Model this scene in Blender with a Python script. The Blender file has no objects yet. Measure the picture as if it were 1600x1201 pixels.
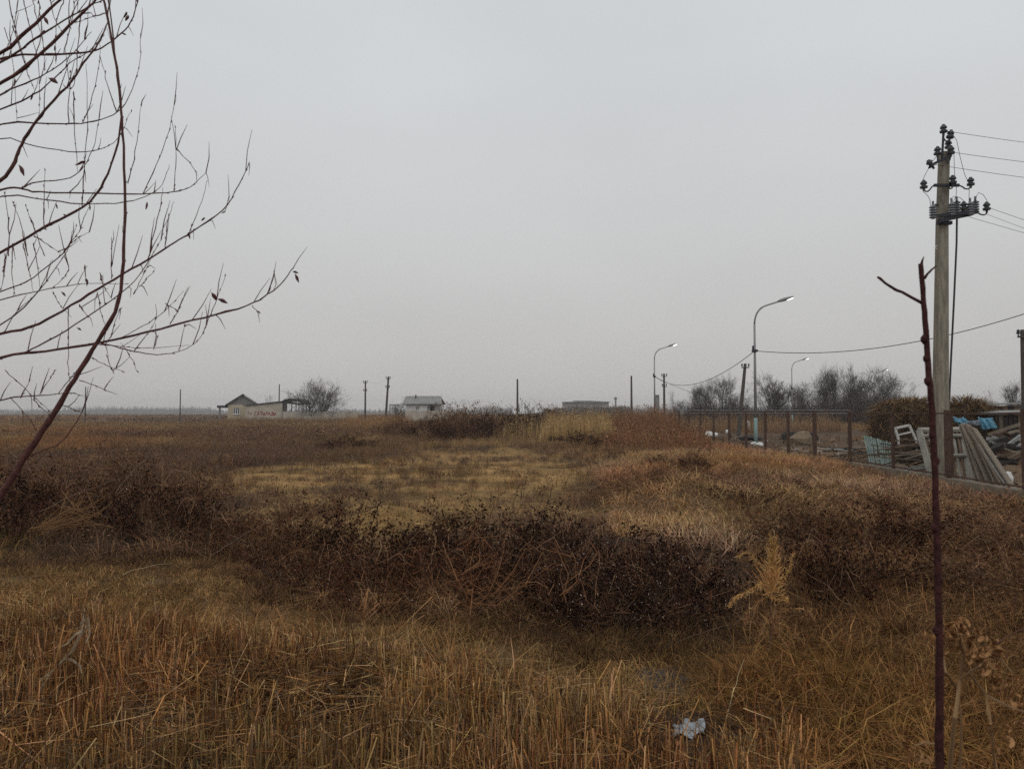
import bpy, math, random
import numpy as np
from mathutils import Vector, Matrix

# ------------------------------------------------------------------ camera, sky, sun, exposure
SC = bpy.context.scene
COL = SC.collection
FPX = 1186.0            # focal length in pixels of the 1600 px wide photograph
EYE = 2.0               # eye height over the field
PITCH = math.atan((645 - 600.5) / FPX)
cam_d = bpy.data.cameras.new('camera')
cam = bpy.data.objects.new('camera', cam_d); COL.objects.link(cam)
cam.location = (0, 0, EYE)
cam.rotation_euler = (math.pi / 2 + PITCH, 0, 0)
cam_d.sensor_width = 36.0
cam_d.lens = FPX / 1600 * 36.0
cam_d.clip_start = 0.05
cam_d.clip_end = 6000
cam_d.dof.use_dof = True
cam_d.dof.focus_distance = 25.0
cam_d.dof.aperture_fstop = 11.0
SC.camera = cam

world = bpy.data.worlds.new('World'); SC.world = world
world.use_nodes = True
wn, wl = world.node_tree.nodes, world.node_tree.links
wn.clear()
w_out = wn.new('ShaderNodeOutputWorld')
w_bg = wn.new('ShaderNodeBackground')
w_bg.inputs['Strength'].default_value = 0.10
w_sky = wn.new('ShaderNodeTexSky'); w_sky.sky_type = 'NISHITA'
w_sky.sun_disc = False
SUN_EL, SUN_AZ = math.radians(55), math.radians(165)
w_sky.sun_elevation = SUN_EL; w_sky.sun_rotation = SUN_AZ
w_sky.dust_density = 6.0; w_sky.air_density = 1.0
w_hs = wn.new('ShaderNodeHueSaturation'); w_hs.inputs['Saturation'].default_value = 0.12
wl.new(w_sky.outputs[0], w_hs.inputs['Color'])
# closed cloud cover: even grey layer over the sky, a little brighter towards the zenith
w_tc = wn.new('ShaderNodeTexCoord'); w_sep = wn.new('ShaderNodeSeparateXYZ')
wl.new(w_tc.outputs['Generated'], w_sep.inputs[0])
w_ramp = wn.new('ShaderNodeValToRGB')
w_ramp.color_ramp.elements[0].position = 0.0
w_ramp.color_ramp.elements[0].color = (0.53, 0.513, 0.50, 1)
w_ramp.color_ramp.elements[1].position = 0.42
w_ramp.color_ramp.elements[1].color = (0.63, 0.655, 0.67, 1)
wl.new(w_sep.outputs['Z'], w_ramp.inputs[0])
w_noise = wn.new('ShaderNodeTexNoise'); w_noise.inputs['Scale'].default_value = 1.6
w_noise.inputs['Detail'].default_value = 3.0
w_map = wn.new('ShaderNodeMapping'); w_map.inputs['Scale'].default_value = (1, 1, 2.2)
wl.new(w_tc.outputs['Generated'], w_map.inputs[0]); wl.new(w_map.outputs[0], w_noise.inputs['Vector'])
w_mr = wn.new('ShaderNodeMapRange')
w_mr.inputs['From Min'].default_value = 0.3; w_mr.inputs['From Max'].default_value = 0.7
w_mr.inputs['To Min'].default_value = 9.5; w_mr.inputs['To Max'].default_value = 10.5
wl.new(w_noise.outputs['Fac'], w_mr.inputs['Value'])
w_mul = wn.new('ShaderNodeVectorMath'); w_mul.operation = 'SCALE'
wl.new(w_ramp.outputs[0], w_mul.inputs[0]); wl.new(w_mr.outputs[0], w_mul.inputs['Scale'])
w_mix = wn.new('ShaderNodeMix'); w_mix.data_type = 'RGBA'
w_mix.inputs[0].default_value = 0.97
wl.new(w_hs.outputs[0], w_mix.inputs[6]); wl.new(w_mul.outputs[0], w_mix.inputs[7])
wl.new(w_mix.outputs[2], w_bg.inputs['Color']); wl.new(w_bg.outputs[0], w_out.inputs['Surface'])

sun_d = bpy.data.lights.new('sun', 'SUN'); sun_d.energy = 0.5; sun_d.angle = math.radians(35)
sun_d.color = (1.0, 0.97, 0.93)
sun = bpy.data.objects.new('sun', sun_d); COL.objects.link(sun)
sdir = Vector((math.sin(SUN_AZ) * math.cos(SUN_EL), math.cos(SUN_AZ) * math.cos(SUN_EL), math.sin(SUN_EL)))
sun.rotation_euler = sdir.to_track_quat('Z', 'Y').to_euler()
sun.location = (0, 0, 60)

SC.view_settings.view_transform = 'Standard'
SC.view_settings.look = 'None'
SC.view_settings.exposure = 0.0
SC.view_settings.gamma = 1.0
SC.render.engine = 'CYCLES'
SC.cycles.max_bounces = 6
SC.cycles.volume_bounces = 1
SC.cycles.use_denoising = False

# ------------------------------------------------------------------ helpers
rng = np.random.default_rng(11)
random.seed(5)
ca, sa = math.cos(PITCH), math.sin(PITCH)

def P(px, py, Y):
    """world point seen at photo pixel (px,py), standing Y metres away along the view"""
    dx = (px - 800) / FPX; dy = (600.5 - py) / FPX
    wy = ca - dy * sa; wz = sa + dy * ca
    k = Y / wy
    return Vector((dx * k, Y, EYE + wz * k))

def zone_xy(px, py, z=0.0):
    dx = (px - 800) / FPX; dy = (600.5 - py) / FPX
    wy = ca - dy * sa; wz = sa + dy * ca
    k = (z - EYE) / wz
    return (dx * k, wy * k)

_gr = np.random.default_rng(3).random((64, 64))
def vnoise(x, y, s):
    x = np.asarray(x, float) / s; y = np.asarray(y, float) / s
    xi = np.floor(x).astype(int); yi = np.floor(y).astype(int)
    fx = x - xi; fy = y - yi
    fx = fx * fx * (3 - 2 * fx); fy = fy * fy * (3 - 2 * fy)
    a = _gr[xi % 64, yi % 64]; b = _gr[(xi + 1) % 64, yi % 64]
    c = _gr[xi % 64, (yi + 1) % 64]; d = _gr[(xi + 1) % 64, (yi + 1) % 64]
    return (a * (1 - fx) + b * fx) * (1 - fy) + (c * (1 - fx) + d * fx) * fy
def fnoise(x, y, s):
    return 0.55 * vnoise(x, y, s) + 0.3 * vnoise(x + 31, y + 17, s * 0.45) + 0.15 * vnoise(x + 7, y + 53, s * 0.2)

BUMPS = []   # x, y, sx, sy, height
def bump(px, py, sx, sy, h):
    x, y = zone_xy(px, py); BUMPS.append((x, y, sx, sy, h))
bump(615, 815, 0.75, 0.7, 0.34)       # little heap of bare earth
bump(1130, 800, 2.0, 1.6, 0.20)      # straw covered bank
bump(1010, 765, 2.2, 2.0, 0.20)
bump(1240, 765, 2.0, 2.5, 0.15)
bump(1100, 735, 3.0, 5.0, 0.35)
bump(250, 1060, 1.2, 0.7, 0.10)
for _b in [(1135, 835, .75, .7, .34), (1205, 815, .8, .8, .40), (1062, 772, .9, 1.0, .38), (985, 752, 1.0, 1.2, .34), (1285, 800, .8, .8, .30), (1165, 765, .9, 1.1, .34), (1010, 800, .7, .7, .26), (1100, 800, .6, .6, .30), (1360, 800, .9, .8, .28), (1260, 845, .6, .5, .22), (1450, 830, .9, .7, .25), (1540, 870, .8, .6, .22)]: bump(*_b)
bump(700, 668, 9.0, 9.0, 0.5)
_bk = np.array([3.2, 16.0])
def gz(x, y):
    x = np.asarray(x, float); y = np.asarray(y, float)
    z = 0.16 * (fnoise(x, y, 2.3) - 0.5) * np.clip((y - 1) / 4, 0, 1) + 0.25 * (fnoise(x, y, 14) - 0.5)
    for bx, by, sx, sy, h in BUMPS:
        z = z + h * np.exp(-((x - bx) / sx) ** 2 - ((y - by) / sy) ** 2)
    bk = np.exp(-((x - 4.6) / 3.4) ** 2 - ((y - 16) / 6.5) ** 2)     # lumpy bank on the right
    z = z + bk * 0.62 * (fnoise(x * 1.0 + 20, y * .75, 1.7) - 0.42)
    d = np.sqrt(x * x + y * y)
    z = z + 0.4 * np.clip((3.0 - d) / 2.2, 0, 1)
    return z
def gzf(x, y): return float(gz(x, y))
def G(px, py):
    x, y = zone_xy(px, py); return Vector((x, y, gzf(x, y)))

def poly_xy(pts): return np.array([zone_xy(a, b) for a, b in pts])
def inside(x, y, poly):
    r = np.zeros(len(x), bool); n = len(poly); j = n - 1
    for i in range(n):
        xi, yi = poly[i]; xj, yj = poly[j]
        c = ((yi > y) != (yj > y)) & (x < (xj - xi) * (y - yi) / (yj - yi + 1e-12) + xi)
        r ^= c; j = i
    return r

# ---- materials
MATS = {}
def mat(name, color=(0.5, 0.5, 0.5), rough=0.85, noise=0.0, scale=5.0, bumpk=0.0, metal=0.0, attr=False,
        emit=None, color2=None, spec=0.25, stretch=None, transl=0.0):
    if name in MATS: return MATS[name]
    m = bpy.data.materials.new(name); m.use_nodes = True
    nt = m.node_tree; nt.nodes.clear()
    out = nt.nodes.new('ShaderNodeOutputMaterial'); b = nt.nodes.new('ShaderNodeBsdfPrincipled')
    nt.links.new(b.outputs[0], out.inputs[0])
    b.inputs['Roughness'].default_value = rough; b.inputs['Metallic'].default_value = metal
    b.inputs['Specular IOR Level'].default_value = spec
    src = None
    if attr:
        a = nt.nodes.new('ShaderNodeVertexColor'); a.layer_name = 'Col'; src = a.outputs[0]
    else:
        b.inputs['Base Color'].default_value = (*color, 1)
    if noise > 0 or bumpk > 0 or color2:
        tc = nt.nodes.new('ShaderNodeTexCoord')
        nz = nt.nodes.new('ShaderNodeTexNoise'); nz.inputs['Scale'].default_value = scale; nz.inputs['Detail'].default_value = 6
        nz.inputs['Roughness'].default_value = 0.65
        if stretch:
            mp = nt.nodes.new('ShaderNodeMapping'); mp.inputs['Scale'].default_value = stretch
            nt.links.new(tc.outputs['Object'], mp.inputs[0]); nt.links.new(mp.outputs[0], nz.inputs['Vector'])
        else:
            nt.links.new(tc.outputs['Object'], nz.inputs['Vector'])
        mr = nt.nodes.new('ShaderNodeMapRange')
        mr.inputs['From Min'].default_value = 0.3; mr.inputs['From Max'].default_value = 0.7
        nt.links.new(nz.outputs['Fac'], mr.inputs['Value'])
        mix = nt.nodes.new('ShaderNodeMix'); mix.data_type = 'RGBA'
        nt.links.new(mr.outputs[0], mix.inputs[0])
        if attr:
            for k, f in ((6, 1 - noise), (7, 1 + noise)):
                v = nt.nodes.new('ShaderNodeVectorMath'); v.operation = 'SCALE'
                v.inputs['Scale'].default_value = f
                nt.links.new(src, v.inputs[0]); nt.links.new(v.outputs[0], mix.inputs[k])
        else:
            c2 = color2 if color2 else tuple(min(1, c * (1 + noise)) for c in color)
            c1 = tuple(c * (1 - noise) for c in color)
            mix.inputs[6].default_value = (*c1, 1); mix.inputs[7].default_value = (*c2, 1)
        nt.links.new(mix.outputs[2], b.inputs['Base Color'])
        if bumpk > 0:
            bp = nt.nodes.new('ShaderNodeBump'); bp.inputs['Strength'].default_value = bumpk
            bp.inputs['Distance'].default_value = 0.02
            nt.links.new(nz.outputs['Fac'], bp.inputs['Height']); nt.links.new(bp.outputs[0], b.inputs['Normal'])
    elif src:
        nt.links.new(src, b.inputs['Base Color'])
    if emit:
        b.inputs['Emission Color'].default_value = (*emit[0], 1); b.inputs['Emission Strength'].default_value = emit[1]
        m.cycles.emission_sampling = 'NONE'
    MATS[name] = m
    return m

# ---- numpy foliage meshes
def np_mesh(name, V, T, C, m, smooth=False):
    me = bpy.data.meshes.new(name)
    V = np.asarray(V, np.float32); T = np.asarray(T, np.int32)
    me.vertices.add(len(V)); me.vertices.foreach_set('co', V.ravel())
    me.loops.add(T.size); me.loops.foreach_set('vertex_index', T.ravel())
    me.polygons.add(len(T)); me.polygons.foreach_set('loop_start', np.arange(0, T.size, T.shape[1], dtype=np.int32))
    if C is not None:
        ca_ = me.color_attributes.new('Col', 'FLOAT_COLOR', 'POINT')
        cc = np.ones((len(V), 4), np.float32); cc[:, :3] = np.asarray(C) * [1.05, 1.0, .95]
        ca_.data.foreach_set('color', cc.ravel())
    me.update(calc_edges=True); me.validate()
    if smooth: me.polygons.foreach_set('use_smooth', np.ones(len(T), bool))
    me.materials.append(m)
    return me

class Fol:
    """collects triangle soups"""
    def __init__(s): s.V = []; s.T = []; s.C = []; s.n = 0
    def add(s, V, T, C):
        if len(V) == 0: return
        s.V.append(V); s.T.append(T + s.n); s.C.append(C); s.n += len(V)
    def mesh(s, name, m):
        return np_mesh(name, np.concatenate(s.V), np.concatenate(s.T), np.concatenate(s.C), m)
    def arrays(s): return np.concatenate(s.V), np.concatenate(s.T), np.concatenate(s.C)

def blades(base, h, w, az, lean, droop, col, r=rng):
    """ribbon blades of two segments: base (N,3), lean = sideways share, droop = tip bending"""
    N = len(base)
    d = np.stack([np.cos(az), np.sin(az), np.zeros(N)], 1)
    wa = r.random(N) * np.pi
    wd = np.stack([np.cos(wa), np.sin(wa), np.zeros(N)], 1) * (w * 0.5)[:, None]
    up = np.array([0, 0, 1.0])
    s = np.sqrt(np.maximum(0.0, 1 - np.minimum(lean, 0.995) ** 2))
    mid = base + d * (h * lean * 0.5)[:, None] + up * (h * s * 0.55)[:, None]
    tip = base + d * (h * (lean + droop))[:, None] + up * (h * (s - droop * 0.8).clip(-0.3))[:, None]
    V = np.empty((N, 5, 3)); V[:, 0] = base - wd; V[:, 1] = base + wd
    V[:, 2] = mid - wd * 0.8; V[:, 3] = mid + wd * 0.8; V[:, 4] = tip
    i = (np.arange(N) * 5)[:, None]
    T = np.concatenate([i + [0, 1, 3], i + [0, 3, 2], i + [2, 3, 4]], 1).reshape(-1, 3)
    return V.reshape(-1, 3), T, np.repeat(col, 5, 0)

def strips(p0, p1, w0, w1, col, r=rng):
    """straight ribbons p0->p1"""
    N = len(p0); d = p1 - p0
    q = r.normal(size=(N, 3)); n = np.cross(d, q); n /= (np.linalg.norm(n, axis=1)[:, None] + 1e-9)
    w0 = np.broadcast_to(w0, (N,)); w1 = np.broadcast_to(w1, (N,))
    V = np.stack([p0 - n * w0[:, None] / 2, p0 + n * w0[:, None] / 2, p1 + n * w1[:, None] / 2, p1 - n * w1[:, None] / 2], 1)
    i = (np.arange(N) * 4)[:, None]
    T = np.concatenate([i + [0, 1, 2], i + [0, 2, 3]], 1).reshape(-1, 3)
    return V.reshape(-1, 3), T, np.repeat(col, 4, 0)

def leaflets(c, size, col, r=rng, flat=0.0):
    """small diamond leaves at c"""
    N = len(c)
    a = r.normal(size=(N, 3)); a /= np.linalg.norm(a, axis=1)[:, None]
    b = np.cross(a, r.normal(size=(N, 3))); b /= (np.linalg.norm(b, axis=1)[:, None] + 1e-9)
    s = np.broadcast_to(size, (N,))[:, None]
    V = np.stack([c - a * s, c + b * s * 0.45, c + a * s, c - b * s * 0.45], 1)
    i = (np.arange(N) * 4)[:, None]
    T = np.concatenate([i + [0, 1, 2], i + [0, 2, 3]], 1).reshape(-1, 3)
    return V.reshape(-1, 3), T, np.repeat(col, 4, 0)

def tint(base, N, var=0.25, r=rng):
    base = np.asarray(base, float)
    if base.ndim == 1: base = np.repeat(base[None], N, 0)
    k = 1 + var * (r.random((N, 1)) * 2 - 1)
    hue = 1 + 0.10 * (r.random((N, 3)) * 2 - 1)
    return base * k * hue
def pick(pal, N, p=None, r=rng):
    pal = np.asarray(pal, float); return pal[r.choice(len(pal), N, p=p)]

def tile(protos, pos, scl, ang, cols=None, r=rng):
    """merge copies of numpy prototypes (V,T,C) at pos"""
    F = Fol(); k = r.integers(0, len(protos), len(pos))
    for j, (V, T, C) in enumerate(protos):
        idx = np.where(k == j)[0]
        if len(idx) == 0: continue
        n = len(idx); c, s = np.cos(ang[idx])[:, None], np.sin(ang[idx])[:, None]
        sc = scl[idx]
        if sc.ndim == 1: sc = np.stack([sc, sc], 1)
        X = (V[:, 0] * c - V[:, 1] * s) * sc[:, :1]; Y = (V[:, 0] * s + V[:, 1] * c) * sc[:, :1]; Z = V[None, :, 2] * sc[:, 1:]
        W = np.stack([X, Y, Z], 2) + pos[idx][:, None, :]
        TT = (T[None] + (np.arange(n) * len(V))[:, None, None]).reshape(-1, 3)
        CC = np.repeat(C[None], n, 0)
        if cols is not None: CC = CC * cols[idx][:, None, :]
        F.add(W.reshape(-1, 3), TT, CC.reshape(-1, 3))
    return F

# ---- small solid shapes
class MB:
    def __init__(s): s.v = []; s.f = []
    def _a(s, vs, fs):
        o = len(s.v); s.v += [tuple(v) for v in vs]; s.f += [tuple(i + o for i in f) for f in fs]
        return s
    def hexa(s, p):   # 8 points: bottom 4 then top 4
        return s._a(p, [(3, 2, 1, 0), (4, 5, 6, 7), (0, 1, 5, 4), (1, 2, 6, 5), (2, 3, 7, 6), (3, 0, 4, 7)])
    def box(s, c, d, rz=0.0, M=None):
        x, y, z = [k / 2 for k in d]
        pts = [Vector(q) for q in ((-x, -y, -z), (x, -y, -z), (x, y, -z), (-x, y, -z), (-x, -y, z), (x, -y, z), (x, y, z), (-x, y, z))]
        R = M if M else Matrix.Rotation(rz, 3, 'Z')
        return s.hexa([R @ q + Vector(c) for q in pts])
    def beam(s, a, b, w, h, up=(0, 0, 1)):
        a, b = Vector(a), Vector(b); d = (b - a).normalized(); u = Vector(up)
        if abs(d.dot(u)) > 0.98: u = Vector((0, 1, 0))
        r = d.cross(u).normalized(); u = r.cross(d)
        r *= w / 2; u *= h / 2
        return s.hexa([a - r - u, a + r - u, a + r + u, a - r + u, b - r - u, b + r - u, b + r + u, b - r + u])
    def tube(s, pts, rad, n=6, cap=True):
        pts = [Vector(p) for p in pts]
        if not hasattr(rad, '__len__'): rad = [rad] * len(pts)
        vs = []; fs = []; ref = None
        for i, p in enumerate(pts):
            d = (pts[min(i + 1, len(pts) - 1)] - pts[max(i - 1, 0)])
            d = d.normalized() if d.length > 1e-9 else Vector((0, 0, 1))
            if ref is None:
                ref = d.orthogonal().normalized()
            else:
                ref = (ref - d * ref.dot(d))
                ref = ref.normalized() if ref.length > 1e-6 else d.orthogonal().normalized()
            o = d.cross(ref)
            for k in range(n):
                a = 2 * math.pi * k / n
                vs.append(p + (ref * math.cos(a) + o * math.sin(a)) * rad[i])
        for i in range(len(pts) - 1):
            for k in range(n):
                k2 = (k + 1) % n
                fs.append((i * n + k, i * n + k2, (i + 1) * n + k2, (i + 1) * n + k))
        if cap:
            fs.append(tuple(range(n - 1, -1, -1))); fs.append(tuple((len(pts) - 1) * n + k for k in range(n)))
        return s._a(vs, fs)
    def lathe(s, base, prof, n=10, axis=(0, 0, 1)):
        ax = Vector(axis).normalized(); r = ax.orthogonal().normalized(); o = ax.cross(r); b = Vector(base)
        vs = []; fs = []
        for (rad, z) in prof:
            for k in range(n):
                a = 2 * math.pi * k / n; vs.append(b + ax * z + (r * math.cos(a) + o * math.sin(a)) * max(rad, 1e-4))
        for i in range(len(prof) - 1):
            for k in range(n):
                k2 = (k + 1) % n; fs.append((i * n + k, i * n + k2, (i + 1) * n + k2, (i + 1) * n + k))
        fs.append(tuple(range(n - 1, -1, -1))); fs.append(tuple((len(prof) - 1) * n + k for k in range(n)))
        return s._a(vs, fs)
    def prism(s, pts, d):
        n = len(pts); d = Vector(d); pts = [Vector(p) for p in pts]
        return s._a(pts + [p + d for p in pts], [tuple(range(n - 1, -1, -1)), tuple(range(n, 2 * n))] +
                    [(i, (i + 1) % n, (i + 1) % n + n, i + n) for i in range(n)])
    def mesh(s, name, m, smooth=False):
        me = bpy.data.meshes.new(name); me.from_pydata(s.v, [], s.f); me.update()
        me.materials.append(m)
        if smooth:
            for p in me.polygons: p.use_smooth = True
        return me
    def build(s, name, m, parent=None, smooth=False):
        return link(name, s.mesh(name, m, smooth), parent)

def link(name, data, parent=None, loc=None):
    o = bpy.data.objects.new(name, data); COL.objects.link(o)
    if parent is not None:
        o.parent = parent
        o.matrix_parent_inverse = Matrix.Translation(-Vector(parent.location)) if parent.type == 'EMPTY' else Matrix()
    if loc is not None: o.location = loc
    return o
def tag(o, label, cat, group=None):
    o['label'] = label; o['category'] = cat
    if group: o['group'] = group
    return o
def kind(o, k): o['kind'] = k; return o
def thing(name, label, cat, loc=(0, 0, 0), group=None):
    o = bpy.data.objects.new(name, None); COL.objects.link(o); o.location = loc
    o.empty_display_size = 0.2
    return tag(o, label, cat, group)
def child(name, me, root, loc=(0, 0, 0), rz=0.0, scale=(1, 1, 1)):
    """child in the local space of its root"""
    o = bpy.data.objects.new(name, me); COL.objects.link(o); o.parent = root
    if name in ('branches', 'leaves', 'seed_heads'): o['kind'] = 'stuff'
    o.location = loc; o.rotation_euler = (0, 0, rz); o.scale = scale
    return o

# ------------------------------------------------------------------ materials used
def leafy(name):
    m = bpy.data.materials.new(name); m.use_nodes = True; nt = m.node_tree; nt.nodes.clear()
    out = nt.nodes.new('ShaderNodeOutputMaterial'); d = nt.nodes.new('ShaderNodeBsdfDiffuse'); a = nt.nodes.new('ShaderNodeVertexColor'); a.layer_name = 'Col'
    tc = nt.nodes.new('ShaderNodeTexCoord'); nz = nt.nodes.new('ShaderNodeTexNoise'); nz.inputs['Scale'].default_value = 2.5; nz.inputs['Detail'].default_value = 3
    mr = nt.nodes.new('ShaderNodeMapRange'); mr.inputs['From Min'].default_value = .3; mr.inputs['From Max'].default_value = .7
    mr.inputs['To Min'].default_value = .72; mr.inputs['To Max'].default_value = 1.28
    v = nt.nodes.new('ShaderNodeVectorMath'); v.operation = 'SCALE'
    nt.links.new(tc.outputs['Object'], nz.inputs['Vector']); nt.links.new(nz.outputs['Fac'], mr.inputs['Value'])
    nt.links.new(a.outputs[0], v.inputs[0]); nt.links.new(mr.outputs[0], v.inputs['Scale'])
    nt.links.new(v.outputs[0], d.inputs['Color']); nt.links.new(d.outputs[0], out.inputs[0])
    return m
M_FOL = leafy('dry_foliage')
M_WOODY = leafy('twig_bark')
M_CONC = mat('weathered_concrete', (0.235, 0.21, 0.165), 0.9, 0.4, 2.2, 0.5, stretch=(5, 5, 0.9))
M_CONC2 = mat('plinth_concrete', (0.20, 0.17, 0.13), 0.95, 0.3, 2.5, 0.4)
M_STEEL = mat('dark_steel', (0.035, 0.036, 0.045), 0.55, 0.2, 20, metal=0.3)
M_RUST = mat('rusty_steel', (0.085, 0.048, 0.034), 0.8, 0.35, 14, 0.2)
M_GALV = mat('grey_painted_steel', (0.28, 0.28, 0.28), 0.55, 0.2, 6, metal=0.3)
M_TEAL = mat('flaking_teal_paint', (0.22, 0.33, 0.32), 0.7, 0.25, 9, 0.1)
M_INS = mat('insulator_glaze', (0.03, 0.03, 0.035), 0.35, spec=0.5)
M_PORC = mat('grey_porcelain', (0.16, 0.165, 0.18), 0.35, spec=0.5)
M_WIRE = mat('wire', (0.05, 0.05, 0.052), 0.6)
M_LAMP = mat('lamp_glow', (0.9, 0.9, 0.9), 0.4, emit=((1.0, 0.985, 1.0), 2.2))
M_POLEWOOD = mat('pole_wood', (0.085, 0.072, 0.062), 0.9, 0.25, 4, 0.2, stretch=(8, 8, 0.7))

# ------------------------------------------------------------------ ground
BARE = poly_xy([(325, 748), (450, 727), (560, 722), (650, 712), (700, 702), (820, 697), (965, 699), (975, 722), (955, 748),
                (935, 800), (900, 835), (840, 828), (760, 812), (700, 822), (640, 838), (600, 845), (540, 838), (450, 828), (400, 835), (360, 812), (335, 780)])
BARE2 = poly_xy([(380, 800), (440, 800), (430, 860), (390, 850)])
SHORT = poly_xy([(-300, 862), (60, 865), (240, 865), (360, 862), (430, 915), (600, 930), (760, 930), (850, 955), (900, 985), (1100, 985),
                 (1200, 980), (1330, 970), (1300, 1060), (1150, 1120), (1060, 1120), (960, 1085), (840, 1075), (700, 1010), (560, 995), (380, 985), (240, 960), (100, 945), (-300, 945)])
STUB = poly_xy([(-500, 1500), (-500, 965), (-100, 962), (120, 975), (250, 1005), (380, 1035), (560, 1045), (680, 1065), (800, 1105), (930, 1135), (1050, 1160),
                (1140, 1130), (1250, 1150), (1280, 1500)])
RIGHTG = poly_xy([(1130, 1060), (1250, 1030), (1400, 990), (1900, 900), (2100, 1500), (1230, 1500), (1200, 1180)])
BANK = poly_xy([(930, 745), (1000, 715), (1040, 694), (1100, 696), (1200, 712), (1300, 738), (1420, 765), (1700, 830), (1900, 900), (1700, 905), (1450, 850),
                (1280, 835), (1180, 860), (1050, 858), (960, 835), (950, 790)])
YARD = np.array([(11.5, 15.5), (14.5, 69), (60, 90), (60, 10)])

def in_bare(x, y, r=None):
    x = np.asarray(x, float); y = np.asarray(y, float); k = np.clip(y / 20, .3, 2); r = r or rng
    jx, jy = r.normal(0, .5, len(x)) * k, r.normal(0, 1.3, len(x)) * k
    xw = x + (fnoise(x, y * .5, 2.5) - .5) * 3 * k + jx; yw = y + (fnoise(x + 40, y * .5 + 9, 3.0) - .5) * 9 * k + jy
    return inside(xw, yw, BARE) | inside(x + jx * .4, y + jy * .4, BARE2)
WET = poly_xy([(1000, 1045), (1060, 1040), (1085, 1065), (1075, 1100), (1030, 1105), (1005, 1080)])
def zone_cols(x, y):
    n = len(x)
    a = fnoise(x, y, 1.1)[:, None]; b = fnoise(x + 50, y, 5.0)[:, None]
    soil = np.array([0.055, 0.034, 0.021]); dark = np.array([0.022, 0.014, 0.010])
    tan = np.array([0.35, 0.215, 0.090]); olive = np.array([0.205, 0.14, 0.052])
    far = np.array([0.085, 0.060, 0.042])
    c = soil * a + dark * (1 - a)
    bb = np.mean([in_bare(x, y) for _ in range(12)], 0)[:, None]
    st = fnoise(x * .6 + 11, y * 1.6, 1.3)[:, None]
    c = c * (1 - bb) + bb * (tan * (0.35 + 0.65 * b) + olive * (0.65 - 0.65 * b)) * (0.3 + .95 * a + .8 * (st - .5)).clip(.4, 1.35)
    m = inside(x, y, SHORT); c[m] = (np.array([0.12, 0.08, 0.042]) * (0.5 + 0.9 * a))[m]
    m = inside(x, y, WET); c[m] = np.array([.045, .042, .042]) * (.6 + .8 * a[m])
    m = inside(x, y, BANK); c[m] = (np.array([0.18, 0.115, 0.066]) * (0.3 + 1.1 * a))[m]
    m = inside(x, y, YARD); c[m] = (np.array([0.19, 0.14, 0.095]) * (0.45 + 0.9 * b))[m]
    m = y > 45; c[m] = (far * (0.6 + 0.8 * b))[m]
    return c
ys = np.concatenate([np.linspace(-12, 2, 16), np.linspace(2, 30, 240)[1:], 30 * np.power(2500 / 30, np.linspace(0, 1, 90))[1:]])
xh = np.concatenate([np.linspace(0, 14, 110), 14 * np.power(2200 / 14, np.linspace(0, 1, 70))[1:]])
xs = np.concatenate([-xh[:0:-1], xh])
gx, gy = np.meshgrid(xs, ys); nx, ny = len(xs), len(ys)
fx, fy = gx.ravel(), gy.ravel()
Vg = np.stack([fx, fy, gz(fx, fy) + 0.03 * (vnoise(fx, fy, 0.35) - 0.5)], 1)
ii = (np.arange(ny - 1)[:, None] * nx + np.arange(nx - 1)[None]).ravel()
Tg = np.stack([ii, ii + 1, ii + nx + 1, ii + nx], 1)
M_GROUND = mat('ground_soil', attr=True, rough=0.95, noise=0.45, scale=9.0, bumpk=0.7, spec=0.1)
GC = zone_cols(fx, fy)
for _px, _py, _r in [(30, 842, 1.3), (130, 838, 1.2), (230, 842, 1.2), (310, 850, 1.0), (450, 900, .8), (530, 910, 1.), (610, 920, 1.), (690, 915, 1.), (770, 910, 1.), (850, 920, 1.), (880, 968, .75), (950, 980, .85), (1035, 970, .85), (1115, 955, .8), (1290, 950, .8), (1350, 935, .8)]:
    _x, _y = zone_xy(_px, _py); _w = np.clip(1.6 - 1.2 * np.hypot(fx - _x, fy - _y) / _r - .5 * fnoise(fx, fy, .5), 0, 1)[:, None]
    GC = GC * (1 - _w) + np.array([.022, .014, .010]) * _w      # shade beneath the shrubs, painted into the ground colour
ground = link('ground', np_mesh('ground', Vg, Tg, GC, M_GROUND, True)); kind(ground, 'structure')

# ------------------------------------------------------------------ far buildings
M_CREAM = mat('cream_plaster', (0.46, 0.39, 0.28), 0.9, 0.2, 0.8, 0.1)
M_STAIN = mat('stained_whitewash', (0.47, 0.42, 0.35), 0.9, 0.25, 0.7, 0.1)
M_WHITE = mat('white_plaster', (0.62, 0.61, 0.59), 0.85, 0.08, 0.8)
M_SLATE = mat('grey_slate_sheet', (0.20, 0.195, 0.185), 0.85, 0.2, 1.2)
M_SLATE2 = mat('pale_slate_sheet', (0.27, 0.27, 0.255), 0.85, 0.15, 1.2)
M_DKROOF = mat('dark_sheet_roof', (0.045, 0.045, 0.05), 0.7, 0.2, 2)
M_GLASS = mat('dark_window_glass', (0.03, 0.035, 0.04), 0.12, spec=0.6)
M_PVC = mat('white_window_frame', (0.68, 0.68, 0.67), 0.5)
M_BROWN = mat('brown_board', (0.07, 0.045, 0.035), 0.85, 0.2, 3)
M_RED = mat('red_paint', (0.27, 0.05, 0.04), 0.8, 0.15, 6)
M_REDF = mat('faded_red_paint', (0.36, 0.20, 0.16), 0.8, 0.15, 6)

def quadbox(mb, x0, x1, z0, z1, y0, y1):
    return mb.box(((x0 + x1) / 2, (y0 + y1) / 2, (z0 + z1) / 2), (x1 - x0, y1 - y0, z1 - z0))
YH = 150.0
def hx(px, Y=YH): return P(px, 645, Y).x
def hz(py, Y=YH): return P(800, py, Y).z

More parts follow.
